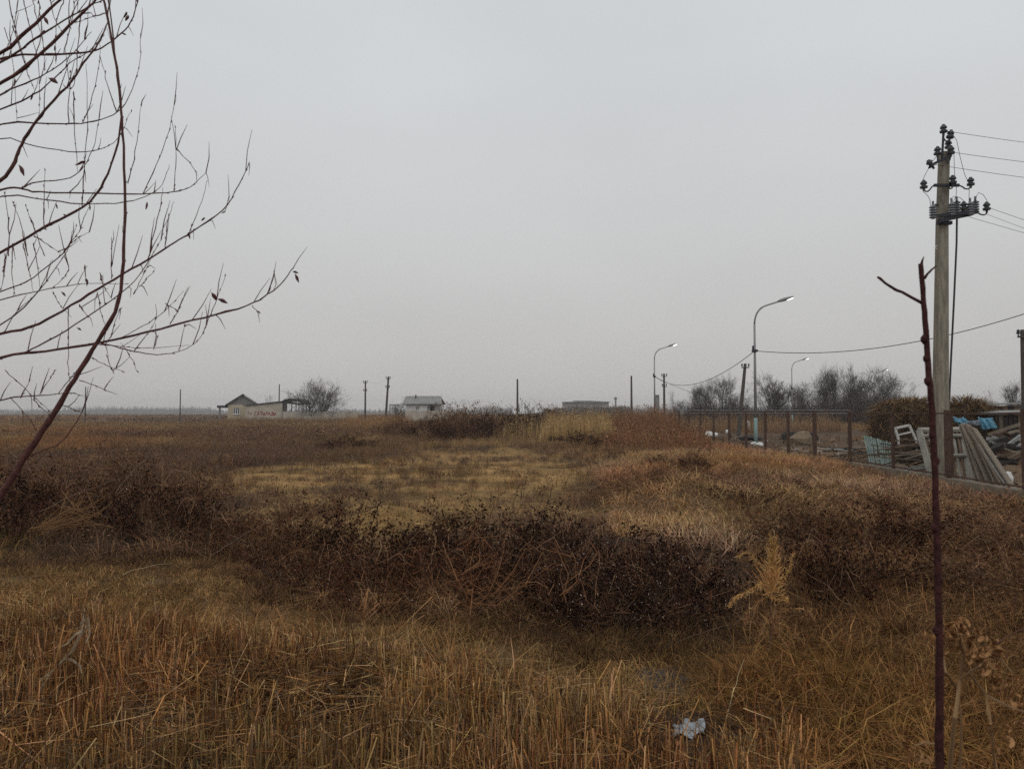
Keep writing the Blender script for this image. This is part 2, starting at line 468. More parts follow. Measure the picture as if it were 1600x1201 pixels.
def gable_house():
    x0, x1 = hx(357.5), hx(401); ze, zp = hz(632), hz(615.8); xm = (x0 + x1) / 2; y0, y1 = YH, YH + 9
    t = thing('farmhouse', 'cream farmhouse with grey gable and small attic opening, left of the graffiti wall', 'house', (xm, y0, 0))
    mb = MB()
    # front wall with a window opening, side and back walls
    wx0, wx1, wz0, wz1 = hx(365.5), hx(374.8), hz(647), hz(637)
    quadbox(mb, x0, wx0, -0.3, ze, y0, y0 + 0.3); quadbox(mb, wx1, x1, -0.3, ze, y0, y0 + 0.3)
    quadbox(mb, wx0, wx1, -0.3, wz0, y0, y0 + 0.3); quadbox(mb, wx0, wx1, wz1, ze, y0, y0 + 0.3)
    quadbox(mb, x0, x0 + 0.3, -0.3, ze, y0 + 0.3, y1); quadbox(mb, x1 - 0.3, x1, -0.3, ze, y0 + 0.3, y1)
    quadbox(mb, x0 + 0.3, x1 - 0.3, -0.3, ze, y1 - 0.3, y1)
    mb.build('wall', M_CREAM, t)
    g = MB().prism([(x0 - .25, y0 + .02, ze), (x1 + .25, y0 + .02, ze), (xm, y0 + .02, zp - .1)], (0, .2, 0)).build('gable', M_SLATE, t)
    quadbox(MB(), xm - .38, xm + .38, hz(621.6), hz(618.6), y0 - .03, y0 + .015).build('attic_vent', M_GLASS, g)
    r = MB()
    for s in (-1, 1):
        xe = xm + s * (xm - x0 + .55); q = .12
        a, b = Vector((xe, y0 - .5, ze - .15)), Vector((xm, y0 - .5, zp))
        r.hexa([a, b, b + Vector((0, 10, 0)), a + Vector((0, 10, 0))] + [p + Vector((0, 0, q)) for p in (a, b, b + Vector((0, 10, 0)), a + Vector((0, 10, 0)))])
    r.build('roof', M_SLATE, t)
    w = MB()
    quadbox(w, wx0, wx1, wz0, wz1, y0 + .16, y0 + .2); wo = w.build('window', M_GLASS, t)
    fr = MB(); n = 4
    for k in range(n):
        xx = wx0 + .05 + (wx1 - wx0 - .1) * k / (n - 1); quadbox(fr, xx - .07, xx + .07, wz0, wz1, y0 + .1, y0 + .158)
    quadbox(fr, wx0, wx1, wz1 - .12, wz1, y0 + .09, y0 + .099); quadbox(fr, wx0, wx1, wz0, wz0 + .1, y0 + .08, y0 + .098)
    fr.build('window_frame', M_PVC, wo)
    MB().box(((wx0 + wx1) / 2, y0 - .05, wz0 - .05), (wx1 - wx0 + .2, .16, .08)).build('window_sill', M_PVC, wo)
    p = MB(); quadbox(p, hx(341), x0 + .02, hz(637), hz(633.2), y0 + 1, y0 + 4); p.build('porch_roof', M_DKROOF, t)
    t.rotation_euler = (0, 0, math.atan2(-xm, y0) * .9)
    for yy in (y0 + 1.2, y0 + 3.8):
        MB().box((hx(344.3), yy, hz(637) / 2 - .05), (.18, .18, hz(637) + .2)).build('porch_post', M_SLATE2, t)
gable_house()

def graffiti_shed():
    y0 = 146.5; X = lambda p: P(p, 645, y0).x; Z = lambda p: P(800, p, y0).z
    t = thing('outbuilding', 'long stained outbuilding wall with red painted lettering and sloping top', 'outbuilding', (X(412), y0, 0))
    MB().prism([(X(384), y0, -.3), (X(441), y0, -.3), (X(441), y0, Z(627.8)), (X(384), y0, Z(633.6))], (0, 3.2, 0)).build('wall', M_STAIN, t)
    MB().prism([(X(380.5), y0 - .3, Z(634.0)), (X(441.5), y0 - .3, Z(627.6)), (X(441.5), y0 - .3, Z(626.2)), (X(380.5), y0 - .3, Z(632.8))], (0, 3.8, 0)).build('roof', M_DKROOF, t)
    # hand painted letters САТЫЛАДЫ, strokes on a 0..1 x 0..1 cell
    L = {'С': [[(1, .9), (.6, 1), (.1, .8), (0, .4), (.2, .05), (.6, 0), (1, .1)]],
         'А': [[(0, 0), (.5, 1), (1, 0)], [(.22, .38), (.8, .38)]],
         'Т': [[(0, 1), (1, 1)], [(.5, 1), (.5, 0)]],
         'Ы': [[(0, 1), (0, 0), (.5, .05), (.6, .3), (.45, .5), (0, .5)], [(1, 1), (1, 0)]],
         'Л': [[(0, 0), (.2, .2), (.45, 1), (1, 1), (1, 0)]],
         'Д': [[(0, -.15), (0, .08), (1, .08), (1, -.15)], [(.18, .08), (.5, 1), (.85, .95), (.85, .08)]]}
    def write(txt, x0, x1, z0, z1, w, m, name):
        mb = MB(); n = len(txt); cw = (x1 - x0) / n; rr = random.Random(3); dep = 0
        for i, ch in enumerate(txt):
            hh = (z1 - z0) * (1 - 0.02 * i)
            for st in L[ch]:
                pts = [(x0 + cw * (i + .1 + .7 * u) + rr.uniform(-.03, .03), z0 + hh * v + rr.uniform(-.04, .04)) for u, v in st]
                for (a, b), (c, d) in zip(pts, pts[1:]):
                    dep += 1
                    mb.beam((a, y0 - .012 - .0006 * (dep % 18), b), (c, y0 - .012 - .0006 * (dep % 18), d), .006, w, up=Vector((-(d - b), 0, (c - a) + 1e-6)).normalized())
        mb.build(name, m, t)
    write('САТЫЛАДЫ', X(397.6), X(431.5), Z(648.6), Z(642.8), .13, M_RED, 'lettering')
    write('ТЫ', X(386.8), X(393.5), Z(647.6), Z(643.6), .11, M_REDF, 'faded_lettering')
graffiti_shed()

def carport():
    y0 = 146.5; X = lambda p: P(p, 645, y0).x; Z = lambda p: P(800, p, y0).z
    t = thing('carport', 'open carport with dark arched sheet roof beside the graffiti wall', 'carport', (X(456), y0, 0))
    pts = [(438.5, 627.3), (444, 623.8), (451, 622.2), (459, 622.6), (466, 625), (473.5, 629.6)]
    mb = MB()
    for (a, b), (c, d) in zip(pts, pts[1:]):
        p, q = Vector((X(a), y0, Z(b))), Vector((X(c), y0, Z(d))); dn = Vector((0, 0, -.26)); k = Vector((0, 6, 0))
        mb.hexa([p + dn, q + dn, q + dn + k, p + dn + k, p, q, q + k, p + k])
    mb.build('roof', M_DKROOF, t)
    MB().beam((X(441.5), y0 + .1, Z(628.6)), (X(472.5), y0 + .1, Z(631.2)), .12, .32).build('eave_beam', M_DKROOF, t)
    for px in (442.5, 462, 466.5, 471.5):
        for yy in (y0 + .2, y0 + 5.6):
            zt = float(np.interp(px, [p[0] for p in pts], [p[1] for p in pts]))
            MB().box((X(px), yy, (Z(zt) - .16) / 2 - .1), (.12, .12, Z(zt) - .02)).build('post', M_STEEL, t)
carport()

def low_wall(name, label, pa, pb, ptop, Y, m, seg=1.9, seed=0):
    rr = random.Random(seed); X0, X1 = P(pa, 645, Y).x, P(pb, 645, Y).x; zt = P(800, ptop, Y).z
    t = thing(name, label, 'wall', ((X0 + X1) / 2, Y, 0)); n = max(2, int((X1 - X0) / seg)); dx = (X1 - X0) / n
    for i in range(n):
        x = X0 + dx * (i + .5)
        MB().box((x, Y + rr.uniform(-.02, .02), (zt + rr.uniform(-.1, .06)) / 2 - .1), (dx - .05, .14, zt + .2)).build('panel', m, t)
        MB().box((X0 + dx * i, Y, zt / 2), (.16, .2, zt + .1)).build('post', m, t)
low_wall('yard_wall', 'low whitewashed panel wall running right from the carport', 443, 560, 643.0, 145, M_STAIN, 2.2, 1)
low_wall('panel_fence', 'low pale concrete panel fence in front of the white cottage', 634, 700, 641.6, 136, M_STAIN, 1.7, 2)

def cottage():
    y0 = 141.0; X = lambda p: P(p, 645, y0).x; Z = lambda p: P(800, p, y0).z
    t = thing('cottage', 'small white cottage with pale grey roof and chimney pipe, right of the leaning pole', 'house', (X(662), y0, 0))
    x0, x1 = X(634.5), X(689.5); ze = Z(631.6); zp = Z(619.4)
    mb = MB(); xr = X(667.5)
    ws = [(650, 652.2), (652.6, 654.2)]
    quadbox(mb, x0, X(649.4), -.3, ze, y0, y0 + .3); quadbox(mb, X(654.8), xr, -.3, ze, y0, y0 + .3)
    quadbox(mb, X(649.4), X(654.8), -.3, Z(640.4), y0, y0 + .3); quadbox(mb, X(649.4), X(654.8), Z(634.6), ze, y0, y0 + .3)
    quadbox(mb, x0, x0 + .3, -.3, ze, y0 + .3, y0 + 6); quadbox(mb, x1 - .3, x1, -.3, ze, y0 + 1.6, y0 + 6); quadbox(mb, x0 + .3, x1 - .3, -.3, ze, y0 + 5.7, y0 + 6)
    quadbox(mb, xr, x1 - .3, -.3, ze, y0 + 1.6, y0 + 1.9); quadbox(mb, xr - .3, xr, -.3, ze, y0 + .3, y0 + 1.9)
    mb.build('wall', M_WHITE, t)
    w = MB(); quadbox(w, X(649.4), X(654.8), Z(640.4), Z(634.6), y0 + .18, y0 + .22); wo = w.build('window', M_GLASS, t)
    f = MB()
    for p in (649.7, 652.1, 654.5): quadbox(f, X(p) - .05, X(p) + .05, Z(640.4), Z(634.6), y0 + .12, y0 + .178)
    f.build('window_frame', M_PVC, wo)
    d = MB(); quadbox(d, X(671), X(677.5), -.1, Z(633.5), y0 + 1.54, y0 + 1.598); d.build('door', M_BROWN, t)
    MB().box((x1 - .12, y0 + .12, ze / 2 - .1), (.2, .2, ze + .1)).build('porch_post', M_WHITE, t)
    MB().box(((x0 + x1) / 2, y0 - .12, ze + .06), (x1 - x0 + .6, .12, .22)).build('eave_board', M_BROWN, t)
    ym = y0 + 3; r = MB(); e0, e1 = X(629), X(691.5)
    for s in (-1, 1):
        ye = ym + s * 3.5
        a, b, c, dd = Vector((e0, ye, ze + .02)), Vector((e1, ye, ze + .02)), Vector((e1 - .6, ym, zp)), Vector((e0 + .1, ym, zp))
        q = Vector((0, 0, .1)); r.hexa([a, b, c, dd, a + q, b + q, c + q, dd + q])
    ro = r.build('roof', M_SLATE2, t)
    MB().box(((e0 + e1) / 2, ym, zp + .14), (e1 - e0 - .6, .3, .1)).build('ridge_cap', M_WHITE, ro)
    MB().tube([(X(647.5), ym - 1, zp - .8), (X(647.5), ym - 1, Z(616))], .12, 8).build('chimney_pipe', M_STEEL, ro)
    for k in range(12):
        xx = e0 + .4 + (e1 - e0 - 1.2) * k / 11
        MB().beam((xx, y0 - .45, ze + .16), (xx + (-.02), ym - .1, zp + .1), .06, .05).build('roof_batten', M_SLATE2, ro)
    MB().prism([(x0 - .3, y0 - .1, ze + .02), (x0 - .3, y0 + 6.1, ze + .02), (x0 - .3, ym, zp - .1)], (.12, 0, 0)).build('gable', M_BROWN, t)
    c = thing('lean_to', 'small open lean-to left of the white cottage', 'shelter', (X(618), y0, 0))
    MB().beam((X(608), y0 + 1, Z(632.6)), (X(629), y0 + 1, Z(631.6)), 3.0, .1).build('roof', M_SLATE, c)
    for p in (609.5, 618, 627): MB().box((X(p), y0 - .2, Z(632.4) / 2 - .15), (.1, .1, Z(632.4) + .1)).build('post', M_BROWN, c)
cottage()

def far_hall():
    Y = 480.0; X = lambda p: P(p, 645, Y).x; Z = lambda p: P(800, p, Y).z
    t = thing('long_hall', 'long pale flat hall on the far horizon behind the reeds', 'hall', (X(916), Y, 0))
    MB().box(((X(880) + X(953)) / 2, Y + 8, Z(628.4) / 2), (X(953) - X(880), 6, Z(628.4))).build('wall', M_WHITE, t)
    MB().prism([(X(879), Y - 1, Z(628.3)), (X(954), Y - 1, Z(628.3)), (X(953), Y - 1, Z(627.4)), (X(920), Y - 1, Z(625.8)), (X(897), Y - 1, Z(625.8)), (X(896), Y - 1, Z(627.4)), (X(879.5), Y - 1, Z(627.6))], (0, 12, 0)).build('roof', M_SLATE, t)
    Y = 260.0
    t = thing('block_tower', 'small dark block tower with notched top beside the far street lamp', 'tower', (P(1026.5, 645, Y).x, Y, 0))
    x0, x1, zt = P(1023.6, 645, Y).x, P(1029.8, 645, Y).x, P(800, 619, Y).z
    MB().box(((x0 + x1) / 2, Y, zt / 2), (x1 - x0, 1.6, zt)).build('wall', M_SLATE, t)
    for k in range(4):
        xx = x0 + .15 + (x1 - x0 - .3) * k / 3
        MB().box((xx, Y, zt + .25), (.2, 1.5, .5)).build('merlon', M_SLATE, t)
    Y = 520.0
    t = thing('water_tower', 'tiny slender water tower on the horizon right of the long hall', 'tower', (P(962, 645, Y).x, Y, 0))
    x = P(962, 645, Y).x; z1 = P(800, 624.5, Y).z; z2 = P(800, 619.6, Y).z
    MB().tube([(x, Y, 0), (x, Y, z1)], .55, 8).build('shaft', M_SLATE, t)
    MB().lathe((x, Y, z1), [(.5, 0), (1.1, .6), (1.1, z2 - z1 - .5), (.2, z2 - z1)], 10).build('tank', M_SLATE, t)
far_hall()

# ------------------------------------------------------------------ utility poles far away
def utility_pole(px, ptop, Y, label, lean=0.0, arms=1, rad=0.13, m=M_POLEWOOD, name='utility_pole', base_gz=True):
    top = P(px, ptop, Y); z0 = gzf(top.x, Y)
    t = thing(name, label, 'pole', (top.x - lean, Y, z0))
    b = Vector((top.x - lean, Y, z0 - .3))
    MB().tube([b, b.lerp(top, .5), top], [rad * 1.25, rad * 1.1, rad * .85], 8).build('shaft', m, t)
    ax = (top - b).normalized()
    for k in range(arms):
        c = top - ax * (.35 + 1.3 * k); hw = .32 - .05 * k
        MB().beam(c + Vector((-hw, -.14, 0)), c + Vector((hw, -.14, 0)), .09, .09).build('crossarm', m, t)
        for s in (-.92, .92):
            MB().lathe(c + Vector((s * hw, -.14, .045)), [(.03, 0), (.03, .08), (.09, .1), (.09, .16), (.05, .18), (.08, .22), (.04, .3)], 7).build('insulator', M_INS, t)
    return t, top
utility_pole(134, 604, 120, 'thin pole seen between the near tree branches at far left', 0, 0, .09)
utility_pole(282, 608, 135, 'thin pole with pale lower half standing in the open field left', 0, 0, .1)
utility_pole(436.5, 600, 158, 'pole rising behind the graffiti wall roof', 0, 0, .12)
PB1 = utility_pole(571, 594.5, 120, 'upright pole right of the spreading bare tree', 0, 2, .13)
PB2 = utility_pole(607, 588, 112, 'leaning dark pole just left of the white cottage', .45, 2, .15)
utility_pole(808.5, 592, 105, 'single plain pole in the middle of the horizon', 0, 0, .13)
utility_pole(986.5, 587, 100, 'plain pole without crossarms left of the far street lamp', 0, 0, .13)
PB3 = utility_pole(1037.5, 583.5, 95, 'two-armed pole just right of the far street lamp', 0, 2, .13)
PB4 = utility_pole(1164.5, 568, 66, 'leaning dark pole left of the tall street lamp', .7, 1, .15)
PB5 = utility_pole(1597.5, 515, 36, 'dark pole at the right edge of the picture', 0, 1, .11, M_POLEWOOD)

# ------------------------------------------------------------------ street lamps (switched on)
def street_lamp(px, pbend, plx, ply, Y, label, teal=True):
    x = P(px, 645, Y).x; zb = P(px, pbend, Y).z; L = P(plx, ply, Y); z0 = gzf(x, Y)
    t = thing('street_lamp', label, 'street lamp', (x, Y, z0), 'lit street lamps along the fenced yard')
    zt = z0 + 1.7
    MB().tube([(x, Y, zt), (x, Y, (zt + zb) / 2), (x, Y, zb)], [.095, .08, .06], 10, True).build('post', M_GALV, t, True)
    MB().tube([(x, Y, z0 - .2), (x, Y, zt)], [.115, .105], 10).build('post_base', M_TEAL if teal else M_GALV, t, True)
    d = L - Vector((x, Y, zb)); pts = []
    b0, b1, b2 = Vector((x, Y, zb)), Vector((x + d.x * .02, Y, zb + d.z * .58)), Vector((x + d.x * .34, Y, zb + d.z * .70))
    for k in range(8):
        u = k / 7; pts.append(b0 * (1 - u) ** 2 + b1 * 2 * u * (1 - u) + b2 * u * u)
    e = L - (L - b2).normalized() * .85
    pts.append(e)
    MB().tube(pts, [.055] * 6 + [.048] * 3, 8).build('arm', M_GALV, t, True)
    u = (L - b2).normalized(); n = Vector((0, 1, 0)); dn = u.cross(n)
    if dn.z > 0: dn = -dn
    hd = MB()
    a0, a1, a2 = e - u * .15, e + u * .35, L + u * .05
    prof = [(a0, .05, .05), (a0 + u * .2, .12, .10), (a1, .14, .11), (a2 - u * .12, .15, .06), (a2, .06, .03)]
    vs = []; fs = []
    for c, w, h in prof:
        for k in range(8):
            an = 2 * math.pi * k / 8; vs.append(c + n * math.cos(an) * w + dn * (math.sin(an) * h - .02))
    for i in range(4):
        for k in range(8): fs.append((i * 8 + k, i * 8 + (k + 1) % 8, i * 8 + 8 + (k + 1) % 8, i * 8 + 8 + k))
    fs += [tuple(range(7, -1, -1)), tuple(32 + k for k in range(8))]
    hd._a(vs, fs); ho = hd.build('lamp_head', M_GALV, t, True)
    ln = MB(); c0, c1 = a1 + u * .02, a2 - u * .06
    vs = []
    q = .75 if Y < 60 else 1.0
    for c, w, h in ((c0, .08 * q, .08 * q), ((c0 + c1) / 2, .12 * q, .12 * q), (c1, .08 * q, .08 * q)):
        for k in range(8):
            an = math.pi * 2 * k / 8; vs.append(c + n * math.cos(an) * w + dn * (.02 + math.sin(an) * h))
    fs = [(i * 8 + k, i * 8 + (k + 1) % 8, i * 8 + 8 + (k + 1) % 8, i * 8 + 8 + k) for i in range(2) for k in range(8)]
    fs += [tuple(range(7, -1, -1)), tuple(16 + k for k in range(8))]
    ln._a(vs, fs).build('lens', M_LAMP, ho)
    c = Vector((x, Y, P(px, 548 if Y < 60 else 588, Y).z if Y < 90 else z0 + 5.5))
    MB().box(c, (.3, .3, .14)).build('bracket', M_STEEL, t)
    MB().lathe(c + Vector((-.1, 0, .07)), [(.05, 0), (.09, .06), (.05, .14), (.08, .2), (.03, .26)], 8).build('insulator', M_INS, t)
    return c
C1 = street_lamp(1180.5, 506, 1239, 464, 47, 'tallest lit street lamp with teal base just inside the fence')
C2 = street_lamp(1023, 561, 1057.5, 537, 83, 'lit street lamp farthest left, standing over the reddish brush')
street_lamp(1238, 577, 1263.5, 559, 110, 'lit street lamp in front of the round bare tree')
street_lamp(1366.5, 593, 1387.5, 576.5, 125, 'lit street lamp half lost among bare trees near the big pole', False)

# ------------------------------------------------------------------ big concrete pole with transformer switch gear
YP = 21.5
def big_pole():
    x, y = P(1470.5, 650, YP).x, YP; z0 = gzf(x, y)
    t = thing('concrete_power_pole', 'tall concrete power pole with insulators and switch gear behind the fence', 'power pole', (x, y, z0))
    def Q(a, b, dy=0.0): return P(a, b, YP + dy)
    pr = []
    for py, xa, xb in ((238, 1469.2, 1481.8), (350, 1465.2, 1479.2), (600, 1461.2, 1479)):
        pr.append((py, xa, xb))
    rows = []
    for py, xa, xb in pr[::-1]:
        a, b = Q(xa, py), Q(xb, py); w = b.x - a.x
        rows.append([Vector((a.x, y - w * .45, a.z)), Vector((b.x - w * .12, y - w * .5, a.z)), Vector((b.x, y - w * .38, a.z)), Vector((b.x, y + w * .45, a.z)), Vector((a.x, y + w * .45, a.z))])
    low = [Vector((p.x + (p.x - q.x) * .6, p.y, z0 - .3)) for p, q in zip(rows[0], rows[0])]
    rows = [low] + rows; mb = MB(); vs = [p for r in rows for p in r]; n = 5
    fs = [(i * n + k, i * n + (k + 1) % n, i * n + n + (k + 1) % n, i * n + n + k) for i in range(len(rows) - 1) for k in range(n)]
    fs += [tuple(range(n - 1, -1, -1)), tuple(len(vs) - n + k for k in range(n))]
    mb._a(vs, fs).build('shaft', M_CONC, t)
    f = -.22
    INS = [(.028, -.10), (.035, -.03), (.10, -.02), (.105, .03), (.06, .05), (.06, .085), (.095, .1), (.085, .15), (.045, .19), (.04, .21)]
    STK = [(.05, -.2)] + [q for k in range(5) for q in ((.055, -.18 + .07 * k), (.105, -.165 + .07 * k), (.1, -.14 + .07 * k), (.055, -.125 + .07 * k))] + [(.03, .2), (.03, .3)]
    def ins(a, b, dy=f, ax=(0, 0, 1)): MB().lathe(Q(a, b, dy), INS, 10, ax).build('insulator', M_INS, t)
    def stk(a, b, dy): MB().lathe(Q(a, b, dy), STK, 10).build('stack_insulator', M_PORC, t)
    def rod(pts, r, dy=f, nm='hook', m=M_STEEL): MB().tube([Q(a, b, dy) for a, b in pts], r, 7).build(nm, m, t)
    # top bracket
    rod([(1474, 208), (1473.2, 225), (1471.5, 252)], .032, -.2, 'top_bracket')
    ins(1474.3, 206, -.2); rod([(1473.6, 214), (1476, 219), (1480, 222), (1483, 220), (1484, 217)], .02, -.2); ins(1484.3, 214.5, -.2, (.2, 0, 1))
    ins(1482, 230.5, .02); rod([(1482, 234), (1481, 242)], .02, .02); ins(1485.8, 239.5, -.25)
    MB().beam(Q(1459, 256, -.24), Q(1486, 243.5, -.24), .06, .07).build('crossarm', M_STEEL, t)
    rod([(1486, 242), (1484, 250), (1480, 256)], .02, -.24)
    ins(1465, 240.5, -.24); rod([(1465, 244), (1465, 252.5)], .022, -.24)
    ins(1456.3, 259.5, -.24, (-.5, 0, .7)); rod([(1457.5, 257.5), (1461, 254)], .022, -.24)
    # middle arm
    MB().beam(Q(1459.5, 289.6, -.25), Q(1498.5, 289.6, -.25), .07, .075).build('crossarm', M_STEEL, t)
    rod([(1460, 289.5), (1456.5, 291.5), (1452.5, 297), (1449, 299.5), (1446, 299), (1443.8, 296)], .02, -.25); ins(1443.3, 293, -.25)
    rod([(1498, 289.5), (1503, 291.5), (1508, 295), (1513, 295.5), (1516.3, 292)], .02, -.25); ins(1516.8, 288.5, -.25)
    rod([(1482, 292), (1484.5, 295), (1487, 294.5), (1488.8, 290)], .02, -.32); ins(1488.8, 285.5, -.32)
    # switch frame
    MB().beam(Q(1455, 338.5, -.3), Q(1528, 331.2, -.3), .06, .09).build('frame_bar', M_STEEL, t)
    MB().beam(Q(1461, 335, .25), Q(1523, 329.5, .25), .06, .07).build('frame_bar', M_STEEL, t)
    MB().beam(Q(1466, 346, -.28), Q(1502, 336, -.28), .06, .1).build('frame_brace', M_STEEL, t)
    MB().beam(Q(1480, 343, -.2), Q(1517, 335.5, -.2), .05, .07).build('frame_brace', M_STEEL, t)
    MB().beam(Q(1517, 335.8, -.25), Q(1527, 331.5, -.25), .05, .06).build('frame_brace', M_STEEL, t)
    MB().box(Q(1475.5, 348.4, -.15), (.40, .12, .09)).build('pole_clamp', M_STEEL, t)
    MB().box(Q(1475.5, 343, -.2), (.36, .05, .05)).build('pole_clamp', M_STEEL, t)
    for a, b in ((1458, 331), (1487, 327), (1516, 326)): stk(a, b, -.3)
    for a, b in ((1466.5, 326), (1495, 323.5), (1524, 323)): stk(a, b, .22)
    for a, b, c, d in ((1458, 325, 1466, 320), (1487, 321, 1495, 318), (1516, 320, 1524, 317)):
        rod([(a, b), ((a + c) / 2, (b + d) / 2 - 1), (c, d)], .022, 0.0, 'switch_blade')
        rod([(c, d), (c, d - 5)], .02, .1, 'switch_horn')
    ins(1506, 326.5, -.2); ins(1541.8, 327, -.25)
    rod([(1527, 332), (1532, 335), (1537, 336), (1541, 334.5), (1541.7, 331)], .02, -.25)
    def jmp(pts): rod(pts, .007, -.26, 'jumper_wire', M_WIRE)
    jmp([(1488, 209), (1495, 220), (1500, 245), (1507, 272), (1513, 285)])
    jmp([(1486, 231), (1490.5, 236), (1491, 262), (1492.5, 281)])
    jmp([(1465, 242), (1456, 254), (1450, 265), (1444, 276), (1440.5, 288)])
    jmp([(1442, 299), (1449, 305), (1453, 312), (1454, 322), (1457, 325)])
    jmp([(1494.5, 292), (1494, 306), (1488, 318), (1486, 322)])
    jmp([(1514.5, 296), (1514, 312), (1513.5, 321)])
    jmp([(1524, 316), (1526, 306), (1529, 301), (1536, 304), (1542, 313), (1542, 323)])
    jmp([(1484, 311), (1491, 307), (1500, 309), (1507, 315), (1508, 323)])
    jmp([(1466, 318), (1467, 306), (1470, 312), (1474, 320)])
    rod([(1463.5, 389), (1461, 387), (1461.5, 384.5), (1464, 384)], .012, -.2, 'number_hook', M_PVC)
    rod([(1495.2, 334), (1494.6, 380), (1490, 480), (1485.5, 570), (1482.5, 640), (1481.5, 690)], .027, -.05, 'down_cable', M_WIRE)
big_pole()

def wire(pa, pb, sag, label, r=0.006, n=20, cat='wire', group='overhead wires'):
    pa, pb = Vector(pa), Vector(pb); pts = []
    for k in range(n + 1):
        u = k / n; p = pa.lerp(pb, u); p.z -= sag * 4 * u * (1 - u); pts.append(p)
    o = MB().tube(pts, r, 5).build('overhead_wire', M_WIRE); return tag(o, label, cat, group)
wire(P(1479, 205, YP - .2), P(1900, 250, 26), .12, 'topmost power line leaving the big concrete pole', .007)
wire(P(1487, 238, YP - .25), P(1900, 277, 26), .12, 'second power line from the top of the concrete pole', .007)
wire(P(1460, 257, YP - .24), P(1900, 303, 26), .14, 'third power line crossing behind the concrete pole top', .007)
wire(P(1543.5, 324, YP - .25), P(1900, 440, 26), .05, 'upper low line leaving the switch frame at right', .006)
wire(P(1542.5, 335, YP - .25), P(1900, 462, 26), .05, 'middle low line leaving the switch frame at right', .005)
wire(P(1514, 339, YP - .1), P(1900, 442, 26), .06, 'lowest line sloping away from the switch frame', .006)
wire(C1, P(1660, 470, 36), .95, 'sagging cable from tallest street lamp to the right edge', .022)
wire(C1, C2, 1.5, 'sagging cable between the two left street lamps', .022)
wire(C2, P(1180, 622, 95), 1.0, 'cable sloping down right from the far left lamp', .018)
wire(PB1[1], PB2[1] - Vector((0, 0, .3)), .5, 'thin wire between the two poles left of the cottage', .008)
wire(PB5[1], P(1900, 500, 30), .2, 'wire leaving the pole at the right edge', .008)

# ------------------------------------------------------------------ bare trees
def grow(segs, r, p, d, L, rad, lvl, maxl, spread, up, nchild, minr):
    n = 4 if lvl < 2 else 3; pts = [p]; rr = [rad]; q = p
    for k in range(n):
        d = (d + Vector((r.gauss(0, .13), r.gauss(0, .13), r.gauss(0, .09))) + Vector((0, 0, up))).normalized()
        q = q + d * (L / n); pts.append(q); rr.append(max(minr, rad * (1 - .62 * (k + 1) / n)))
    segs.append((lvl, pts, rr))
    if lvl >= maxl: return
    for c in range(nchild[lvl]):
        u = r.uniform(.25 if lvl else .12, 1.0); i = min(n - 1, int(u * n)); b = pts[i].lerp(pts[i + 1], u * n - i)
        a = d.orthogonal().normalized(); a.rotate(Matrix.Rotation(r.uniform(0, 6.283), 3, d))
        dd = (d * r.uniform(.55, .9) + a * spread * r.uniform(.7, 1.2)).normalized()
        grow(segs, r, b, dd, L * r.uniform(.5, .78), max(minr, rr[i] * .55), lvl + 1, maxl, spread, up, nchild, minr)

TREE_COL = mat('bare_bark', (0.062, 0.046, 0.040), 0.9, 0.2, 3)
def tree_proto(seed, H, stems, spread, up, nchild, maxl=4, rad=.16, fork=.25, twig=.011):
    r = random.Random(seed); segs = []
    for s in range(stems):
        a = 6.283 * s / stems + r.uniform(-.4, .4); q = fork if stems > 1 else .03
        d = Vector((math.cos(a) * q, math.sin(a) * q, 1)).normalized()
        grow(segs, r, Vector((.1 * math.cos(a) * (stems > 1), .1 * math.sin(a) * (stems > 1), -.2)), d, H * r.uniform(.55, .68), rad * (1 if stems == 1 else .75), 0, maxl, spread, up, nchild, twig)
    zm = max(p.z for s in segs for p in s[1]); k = H / zm
    T, Cn = MB(), MB()
    for lvl, pts, rr in segs:
        pts = [p * k for p in pts]
        (T if lvl == 0 else Cn).tube(pts, rr, 6 if lvl == 0 else 3, lvl == 0)
    return T.mesh('trunk', TREE_COL), Cn.mesh('crown', TREE_COL)
PROTO = [tree_proto(1, 1 * 9.0, 5, .75, .05, (7, 5, 5, 4), 4, .2, .55),     # spreading, many stems
         tree_proto(2, 11.0, 1, .55, .10, (12, 6, 5, 4), 4, .2),            # upright
         tree_proto(3, 11.0, 2, .6, .10, (8, 6, 5, 4), 4, .2, .18),
         tree_proto(4, 10.0, 4, .5, .10, (7, 5, 5, 4), 4, .17, .3),         # vase shaped
         tree_proto(5, 8.0, 1, .7, .04, (11, 6, 5, 3), 4, .16)]
def bare_tree(px, ptop, Y, k, label, wide=1.0, rz=0.0, group=None):
    x = P(px, 645, Y).x; z0 = gzf(x, Y); h = P(px, ptop, Y).z - z0
    H = (9.0, 11.0, 11.0, 10.0, 8.0)[k]; s = h / H
    t = thing('bare_tree', label, 'tree', (x, Y, z0), group)
    for nm, me in zip(('trunk', 'crown'), PROTO[k]): child(nm, me, t, (0, 0, 0), rz, (s * wide, s * wide, s))
bare_tree(491, 585, 146, 0, 'large spreading bare tree beside the arched carport', .88, .4)
bare_tree(425, 613, 210, 4, 'faint small bare tree behind the graffiti wall', 1.1, 1.)
bare_tree(623, 615, 150, 4, 'dark low bare tree half behind the white cottage', 1.2, 2.)
RG = 'bare trees beyond the fenced yard'
